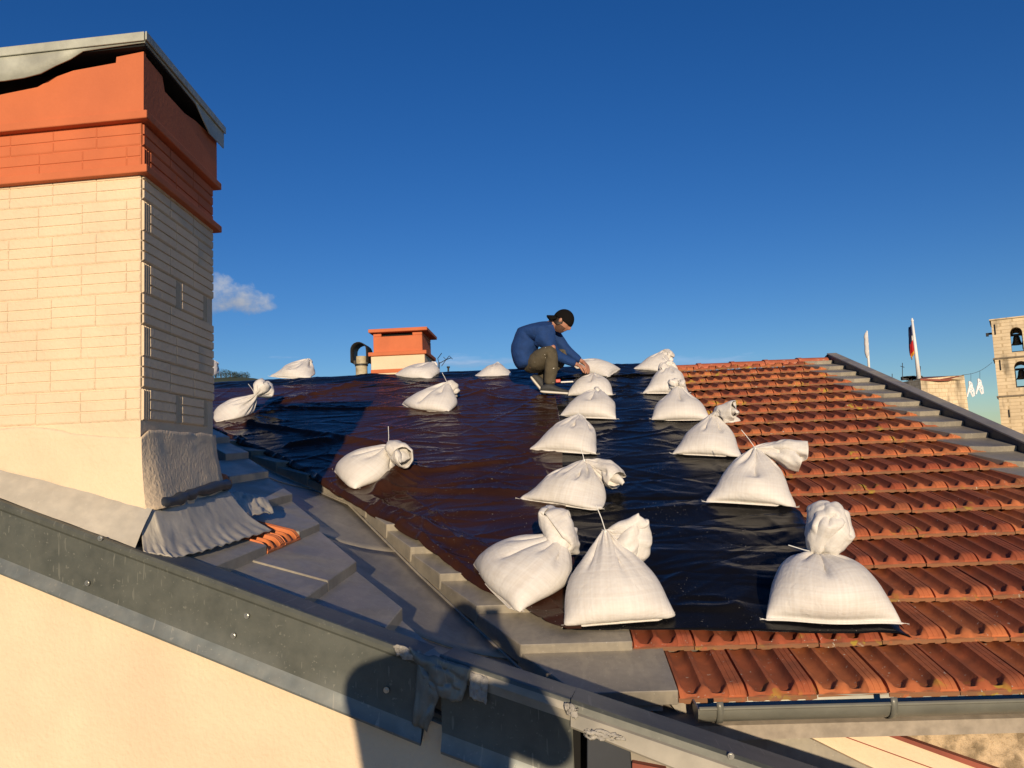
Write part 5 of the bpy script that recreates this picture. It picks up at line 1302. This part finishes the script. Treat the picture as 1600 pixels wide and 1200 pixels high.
def head_vf(c, fwd, up, s=1.0):
    """head with brow, nose, lips, chin, ears; fwd: where the face looks"""
    fwd = _n(fwd); up = _n(np.array(up)-fwd*np.dot(up, fwd)); sd = np.cross(fwd, up); V = []; nt, np_ = 40, 48
    def g(a, b, w): return math.exp(-((a/w)**2+(b/w)**2))
    for j in range(nt+1):
        ph = math.pi*j/nt
        for i in range(np_):
            th = 2*math.pi*i/np_; x = math.sin(ph)*math.cos(th); y = math.sin(ph)*math.sin(th); z = math.cos(ph)   # x fwd
            r = np.array([x*0.098, y*0.076, z*0.118])
            if z < 0: r[0] *= 1-0.10*z*z if x > 0 else 1+0.32*z; r[1] *= 1+0.30*z
            if x > 0:
                r[0] += 0.024*math.exp(-(y/0.16)**2)*math.exp(-((z+0.10)/0.20)**2)*(1 if z < 0.12 else 0.5)       # nose
                r[0] += 0.008*math.exp(-(y/0.25)**2)*math.exp(-((z+0.24)/0.07)**2)
                r[0] += 0.007*math.exp(-(y/0.32)**2)*math.exp(-((z+0.50)/0.07)**2)                                # lips
                r[0] += 0.010*math.exp(-(y/0.30)**2)*math.exp(-((z+0.82)/0.16)**2)                                # chin
                r[0] -= 0.012*(math.exp(-((abs(y)-0.36)/0.16)**2)*math.exp(-((z-0.03)/0.10)**2))                  # eye sockets
                r[0] += 0.005*math.exp(-((abs(y)-0.3)/0.3)**2)*math.exp(-((z-0.20)/0.07)**2)                      # brow
            V.append(np.array(c)+s*(fwd*r[0]+sd*r[1]+up*r[2]))
    Fc = grid_f(nt+1, np_, True); parts = [(V, Fc)]
    for sg in (-1, 1):                                                                                          # ears
        E = []; 
        for j in range(9):
            for i in range(12):
                a = 2*math.pi*i/12; b = math.pi*j/8; E.append(np.array(c)+s*(fwd*(-0.004+0.019*math.sin(b)*math.cos(a))+up*(0.0+0.032*math.sin(b)*math.sin(a))+sd*sg*(0.078+0.010*math.cos(b))))
        parts.append((E, grid_f(9, 12, True)))
    return parts, fwd, up, sd
def cap_shape(c, fwd, up, sd, s, brim_dir, tilt=0.0):
    """baseball cap: dome + brim towards brim_dir (+1 front, -1 back)"""
    V = []; nt, np_ = 12, 36
    for j in range(nt+1):
        ph = math.pi*0.56*j/nt
        for i in range(np_):
            th = 2*math.pi*i/np_; x = math.sin(ph)*math.cos(th); y = math.sin(ph)*math.sin(th); z = math.cos(ph)
            V.append(np.array(c)+s*(fwd*(x*0.108)+sd*(y*0.087)+up*(z*0.112+0.022-0.02*x*brim_dir*0)))
    dome = (V, grid_f(nt+1, np_, True))
    B = []
    for j in range(6):
        for i in range(13):
            a = -1.05+2.1*i/12; r = 0.085+0.070*j/5*math.cos(a*0.9)**0.5; B.append(np.array(c)+s*(fwd*brim_dir*r*math.cos(a)*1.02+sd*r*math.sin(a)*0.92+up*(-0.004-0.020*abs(math.sin(a))**2-(0.050 if brim_dir < 0 else 0.012)*j/5)))
    return dome, (B, grid_f(6, 13))
def hand(root, dirv, palm_n, curl=0.6, s=1.0, side=1):
    d = _n(dirv); n = _n(np.array(palm_n)-d*np.dot(palm_n, d)); w = np.cross(d, n)*side; parts = []
    pp = [root, root+d*0.03*s, root+d*0.075*s]; parts.append(capsules([root, root+d*0.03*s, root+d*0.03*s+w*0.018*s, root+d*0.03*s-w*0.018*s, root+d*0.066*s+w*0.026*s, root+d*0.066*s-w*0.026*s, root+d*0.066*s], [(0, 2), (0, 3), (2, 4), (3, 5), (4, 5), (2, 3), (0, 6), (1, 6)], [0.022*s, 0.018*s, 0.016*s, 0.018*s, 0.013*s, 0.014*s, 0.015*s]))
    for k, (off, L_) in enumerate(((-.030, .070), (-.010, .080), (.010, .074), (.029, .058))):
        p0 = root+d*0.062*s+w*off*s; a = 0.3; P = [p0]; dd = d; r = 0.0105*s
        for q, f in enumerate((0.42, 0.32, 0.26)):
            an = curl*(0.5+0.5*q); dd = _n(d*math.cos(an)+n*math.sin(an)+w*off*2.0); P.append(P[-1]+dd*L_*f*s)
        parts.append(capsules(P, [(0, 1), (1, 2), (2, 3)], [r*1.05, r*.98, r*.9, r*.78]))
    p0 = root+d*0.02*s-w*0.026*s; P = [p0, p0+_n(d*0.7-w*0.8+n*0.3)*0.036*s, p0+_n(d*0.7-w*0.8+n*0.3)*0.036*s+_n(d*0.9-w*0.1+n*0.6)*0.034*s, p0+_n(d*0.7-w*0.8+n*0.3)*0.036*s+_n(d*0.9-w*0.1+n*0.6)*0.06*s]
    parts.append(capsules(P, [(0, 1), (1, 2), (2, 3)], [0.013*s, 0.0115*s, 0.0105*s, 0.008*s]))
    return parts
def build_worker():
    D = float(RF(0, on_roof(862, 616, 0.06)[1])[1])-0.02
    def Pm(px, py, dy=0.0): return W(px, py, D+dy)
    t = thing('person', 'man crouching near the ridge in blue long-sleeved top, olive trousers and backward black cap', 'person', tuple(Pm(856, 612)))
    hipc = Pm(829, 571, 0.02); hn = Pm(831, 572, -0.10); hf = Pm(831, 570, 0.13)
    kn, an_ = Pm(864, 543, -0.19), Pm(857, 601, -0.14); kf, af = Pm(887, 548, 0.17), Pm(839, 596, 0.08)
    sp1, sp2, sp3 = Pm(822, 556, 0.02), Pm(825, 537, 0.01), Pm(836, 521, 0.0); nb = Pm(858, 508, 0.0)
    shn, shf = Pm(846, 518, -0.17), Pm(860, 517, 0.16); eln, elf = Pm(868, 556, -0.08), Pm(890, 551, 0.14); wrn, wrf = Pm(900, 569, -0.02), Pm(911, 566, 0.10)
    hc = Pm(878.5, 502.5, -0.01); fwd = _n(np.array([0.72, -0.16, -0.60])); up = np.array([0.55, -0.02, 0.83])
    # one continuous body
    hdn, hdf = wrn+_n(Pm(919, 577, 0.0)-wrn)*0.055, wrf+_n(Pm(921, 576, 0.04)-wrf)*0.055
    pts = [hipc, sp1, sp2, sp3, nb, hc-fwd*0.02, hn, kn, an_, hf, kf, af, shn, eln, wrn, shf, elf, wrf, hdn, hdf]
    ed = [(0, 1), (1, 2), (2, 3), (3, 4), (4, 5), (0, 6), (6, 7), (7, 8), (0, 9), (9, 10), (10, 11), (3, 12), (12, 13), (13, 14), (3, 15), (15, 16), (16, 17), (14, 18), (17, 19)]
    ra = [.05, .08, .08, .07, .045, .05, .03, .028, .030, .03, .028, .030, .030, .022, .022, .030, .022, .022, .017, .017]
    bd = capsules(pts, ed, ra); hp, fw, u_, sd = head_vf(hc, fwd, up, 0.98)
    hn_ = hand(wrn, Pm(919, 577, 0.0)-wrn, np.array([0.1, 0.2, -1.0]), 0.75, 1.0, 1); hf_ = hand(wrf, Pm(921, 576, 0.04)-wrf, np.array([0.0, -0.3, -1.0]), 0.75, 1.0, -1)
    V, Fc = remeshed(*join([bd]+hp+hn_+hf_), 0.0052); mesh('body', V, Fc, MT['skin'], t, smooth=True)
    # top
    P = [Pm(825, 577, 0.02), Pm(819, 562, 0.02), Pm(817, 546, 0.02), Pm(826, 526, 0.0), Pm(841, 513, 0.0), Pm(857, 508.5, 0.0), Pm(847, 520, -0.14), Pm(857, 537, -0.16), Pm(869, 555, -0.08), Pm(886, 563, -0.05), Pm(900, 568.5, -0.02), Pm(861, 517, 0.14), Pm(876, 536, 0.16), Pm(888, 550, 0.14), Pm(908, 564.5, 0.10)]
    E = [(0, 1), (1, 2), (2, 3), (3, 4), (4, 5), (4, 6), (6, 7), (7, 8), (8, 9), (9, 10), (4, 11), (11, 12), (12, 13), (13, 14)]
    Rr = [(.175, .110), (.172, .125), (.178, .150), (.182, .150), (.165, .105), (.068, .060), .098, .076, .056, .048, .040, .082, .062, .052, .038]
    V, Fc = skin_eval(P, E, Rr, 'top', 3); V = V+np.stack([0.006*(fbm(V[:, 2]*16+V[:, 0]*8, V[:, 1]*9+V[:, 0]*5, 5)-0.5)*2, 0.010*(ridged(V[:, 2]*14+V[:, 0]*6, V[:, 0]*4, 6)-0.5), 0*V[:, 0]], -1)
    mesh('long_sleeved_top', V, Fc, MT['blue'], t, smooth=True)
    # trousers
    P = [Pm(828, 577, 0.02), Pm(835, 568, -0.09), Pm(850, 556, -0.15), Pm(863, 545, -0.19), Pm(862, 562, -0.175), Pm(860, 582, -0.155), Pm(858, 603, -0.14), Pm(836, 568, 0.12), Pm(865, 558, 0.16), Pm(886, 549.5, 0.17), Pm(872, 567, 0.14), Pm(852, 583, 0.11), Pm(841, 594, 0.085)]
    P.append(Pm(817, 571, 0.02)); E = [(0, 1), (1, 2), (2, 3), (3, 4), (4, 5), (5, 6), (0, 7), (7, 8), (8, 9), (9, 10), (10, 11), (11, 12), (0, 13)]
    Rr = [(.145, .130), .118, .100, .076, .074, .068, .062, .108, .09, .074, .068, .06, .056, (.10, .10)]
    V, Fc = skin_eval(P, E, Rr, 'trousers', 3); V = V+np.stack([0.010*(ridged(V[:, 2]*17+V[:, 0]*9, V[:, 0]*11, 8)-0.5), 0.010*(fbm(V[:, 2]*15, V[:, 0]*15, 9)-0.5)*2, 0*V[:, 0]], -1)
    mesh('trousers', V, Fc, MT['olive'], t, smooth=True)
    # hair, cap
    s = 0.98; Hn = []
    for j in range(10):
        for i in range(24):
            a = 2*math.pi*i/24; z = 0.045-0.105*j/9; 
            ex = 1.0 if math.cos(a) < 0.35 else 0.86
            Hn.append(hc+s*(fw*0.100*math.cos(a)*ex*(1-0.12*j/9)+sd*0.081*math.sin(a)*(1-0.06*j/9)*ex+u_*(z+(0.03*j/9 if math.cos(a) > 0.1 else 0))))
    mesh('hair', Hn, grid_f(10, 24, True), MT['hair'], t, smooth=True)
    dome, brim = cap_shape(hc, fw, u_, sd, s, -1)
    cp_ = mesh('cap', *dome, MT['capblack'], t, smooth=True); cp_.modifiers.new('t', 'SOLIDIFY').thickness = 0.004
    br = mesh('brim', *brim, MT['capblack'], cp_, smooth=True); br.modifiers.new('t', 'SOLIDIFY').thickness = 0.018
    # short beard along the jaw, and eyebrows
    Bv = []; nb_ = 8; mb_ = 21
    for j in range(nb_):
        for i in range(mb_):
            th = -1.9+3.8*i/(mb_-1); z = -0.34-0.56*j/(nb_-1); rr = math.sqrt(max(0, 1-z*z)); x = rr*math.cos(th); y = rr*math.sin(th)
            r = np.array([x*0.098, y*0.076, z*0.118]); r[0] *= 1-0.10*z*z if x > 0 else 1+0.32*z; r[1] *= 1+0.30*z
            if x > 0: r[0] += 0.007*math.exp(-(y/0.32)**2)*math.exp(-((z+0.50)/0.07)**2)+0.010*math.exp(-(y/0.30)**2)*math.exp(-((z+0.82)/0.16)**2)
            if abs(th) < 0.5 and z > -0.62: r *= 0.96
            Bv.append(hc+s*1.025*(fw*r[0]+sd*r[1]+u_*r[2]))
    mesh('beard', Bv, grid_f(nb_, mb_), MT['beard'], t, smooth=True)
    b = MB()
    for sg in (-1, 1): b.tube([hc+s*(fw*0.094+sd*sg*0.014+u_*0.024), hc+s*(fw*0.091+sd*sg*0.03+u_*0.028), hc+s*(fw*0.078+sd*sg*0.046+u_*0.022)], [.003, .0045, .002], 5)
    b.build('eyebrows', MT['hair'], t)
    # shoes
    def shoe(heel, toe, upv):
        d = toe-heel; L_ = 0.29; d = _n(d); upn = _n(np.array(upv)-d*np.dot(upv, d)); sdv = np.cross(d, upn); S = []; T = []
        n = 14; prof = [(0, .030, .060), (.05, .036, .088), (.10, .037, .098), (.15, .038, .078), (.20, .044, .058), (.25, .042, .048), (.285, .024, .036)]
        def ringv(x, w, z0, z1): return [heel+d*x+sdv*w*math.cos(a)+upn*(z0+(z1-z0)*(0.5+0.5*math.sin(a))) for a in [2*math.pi*i/n for i in range(n)]]
        Vu = []; Vs = []
        for x, w, hgt in prof: Vu += ringv(x, w, 0.012, hgt); 
        for x, w, hgt in prof: Vs += ringv(x-0.0, w+0.006, -0.006 if x else 0.0, 0.026)
        cap = [tuple(range(n))[::-1], tuple((len(prof)-1)*n+i for i in range(n))]; Fq = grid_f(len(prof), n, True)+cap
        o = mesh('shoe', Vu, Fq, MT['shoe'], t, smooth=True); o.modifiers.new('s', 'SUBSURF').levels = 1
        so_ = mesh('sole', Vs, Fq, MT['sole'], o, smooth=True); so_.modifiers.new('s', 'SUBSURF').levels = 1
    shoe(Pm(843.5, 613.5, -0.15), Pm(884, 616, -0.19), (0, -0.1, 1)); shoe(Pm(827.5, 589.5, 0.06), Pm(846, 612, 0.03), (0.75, 0.0, 0.65))
    # things lying by his feet
    a, b2 = W(868, 594.5, D+.28), W(896, 597, D+.23)
    m = MB(); m.box(tuple((a+W(876, 596, D+.28))/2+np.array([0, 0, -0.0])), (0.05, 0.04, 0.035)); m.box(tuple(W(886, 596.8, D+.26)), (0.13, 0.03, 0.016))
    o = tag(m.build('cutting_tool', MT['toolred']), 'small red and white hand tool lying on the sheet between the man and a sandbag', 'tool'); bevel(o, 0.006)
    o.data.materials.append(MT['white'])
    for f in o.data.polygons[6:]: f.material_index = 1
MT['toolred'] = mat('tool_red', (0.55, 0.06, 0.04), 0.5, var=0.1)
MT['beard'] = mat('beard', (0.11, 0.055, 0.035), 0.8, var=0.2, vscale=80)
build_worker()
def build_photographer():
    t = thing('person', 'person behind the camera holding up a phone, whose shadow falls across the coping', 'person', (-0.15, -0.42, -1.72))
    L = LIGHT
    def S(x, z, y): return np.array([x+L[0]/L[1]*y, y, z+L[2]/L[1]*y])      # shadow offset (x, z) seen along the light
    hc = S(-0.125, -0.105, -0.36); nk = S(-0.135, -0.22, -0.40); ch = S(-0.16, -0.42, -0.42); wa = S(-0.16, -0.72, -0.42); hip = S(-0.16, -0.92, -0.42)
    sl, sr = S(-0.33, -0.24, -0.42), S(0.02, -0.27, -0.42); er = S(0.155, -0.36, -0.30); hr = S(0.045, -0.105, -0.11)
    el = S(-0.37, -0.20, -0.22); hl = S(-0.065, -0.075, -0.12)
    kl, kr = hip+np.array([-0.10, 0.03, -0.42]), hip+np.array([0.10, 0.03, -0.42]); al, ar = np.array([-0.27, -0.45, -1.64]), np.array([0.0, -0.45, -1.64])
    kl[2] = kr[2] = (hip[2]-1.64)/2
    pts = [hip, wa, ch, nk, hc, sl, el, hl, sr, er, hr, hip+np.array([-.1, 0, -.05]), kl, al, hip+np.array([.1, 0, -.05]), kr, ar, al+np.array([0, .14, -.04]), ar+np.array([0, .14, -.04])]
    ed = [(0, 1), (1, 2), (2, 3), (3, 4), (2, 5), (5, 6), (6, 7), (2, 8), (8, 9), (9, 10), (0, 11), (11, 12), (12, 13), (0, 14), (14, 15), (15, 16), (13, 17), (16, 18)]
    ra = [(.17, .12), (.16, .11), (.17, .12), .06, .05, .085, .06, .03, .085, .06, .03, .10, .065, .05, .10, .065, .05, .04, .04]
    bd = capsules(pts, ed, ra); hp, fw, u_, sd = head_vf(hc, (0.05, 1, 0.0), (0, 0, 1), 1.12)
    ph = np.array([0.012, -0.016, -0.022])
    h1 = hand(hr, np.array([0.030, -0.05, -0.04])-hr, (-1, 0.1, 0.1), 0.7, 0.9, 1); h2 = hand(hl, np.array([-0.03, -0.045, -0.04])-hl, (1, 0.1, 0), 0.7, 0.9, -1)
    V, Fc = remeshed(*join([bd]+hp+h1+h2), 0.007); V[:, 1] = np.where(np.hypot(V[:, 0], V[:, 2]+.06) < 0.22, np.minimum(V[:, 1], -0.025), V[:, 1]); mesh('body', V, Fc, MT['skin'], t, smooth=True)
    P = [S(-0.16, -0.98, -0.42), wa, ch, nk-np.array([0, 0, .03]), sl, el, hl*0.8+el*0.2, sr, er, hr*0.8+er*0.2]
    V, Fc = skin_eval(P, [(0, 1), (1, 2), (2, 3), (2, 4), (4, 5), (5, 6), (2, 7), (7, 8), (8, 9)], [(.20, .14), (.19, .135), (.20, .14), .075, .10, .078, .038, .10, .070, .034], 'jacket', 2)
    mesh('jacket', V, Fc, MT['shoe'], t, smooth=True)
    V, Fc = skin_eval([hip+np.array([0, 0, .02]), hip+np.array([-.1, 0, -.06]), kl, al, hip+np.array([.1, 0, -.06]), kr, ar], [(0, 1), (1, 2), (2, 3), (0, 4), (4, 5), (5, 6)], [(.17, .13), .115, .082, .07, .115, .082, .07], 'trousers', 2)
    mesh('trousers', V, Fc, MT['olive'], t, smooth=True)
    dome, brim = cap_shape(hc, fw, u_, sd, 1.17, 1)
    mesh('hair', *dome, MT['hair'], t, smooth=True).modifiers.new('t', 'SOLIDIFY').thickness = 0.01
    for a in (al, ar):
        m = MB(); m.tube([a+np.array([0, -0.06, -0.04]), a+np.array([0, 0.04, -0.03]), a+np.array([0, 0.14, -0.05]), a+np.array([0, 0.2, -0.055])], [.04, .05, .045, .02], 10); m.build('shoe', MT['capblack'], t, smooth=True)
    m = MB(); m.box((0.008, -0.018, -0.050), (0.074, 0.009, 0.148)); 
    p_ = tag(bevel(m.build('phone', MT['phone']), 0.004), 'black phone held up by the person behind the camera', 'phone')
    m = MB(); m.box((-0.2, -1.5, -1.80), (4.5, 4.6, 0.14)); tr = m.build('terrace', MT['paving']); struct(tr)
build_photographer()
for o in list(bpy.data.objects):
    if o.type == 'MESH' and o.name.startswith('tmp'): bpy.data.objects.remove(o)
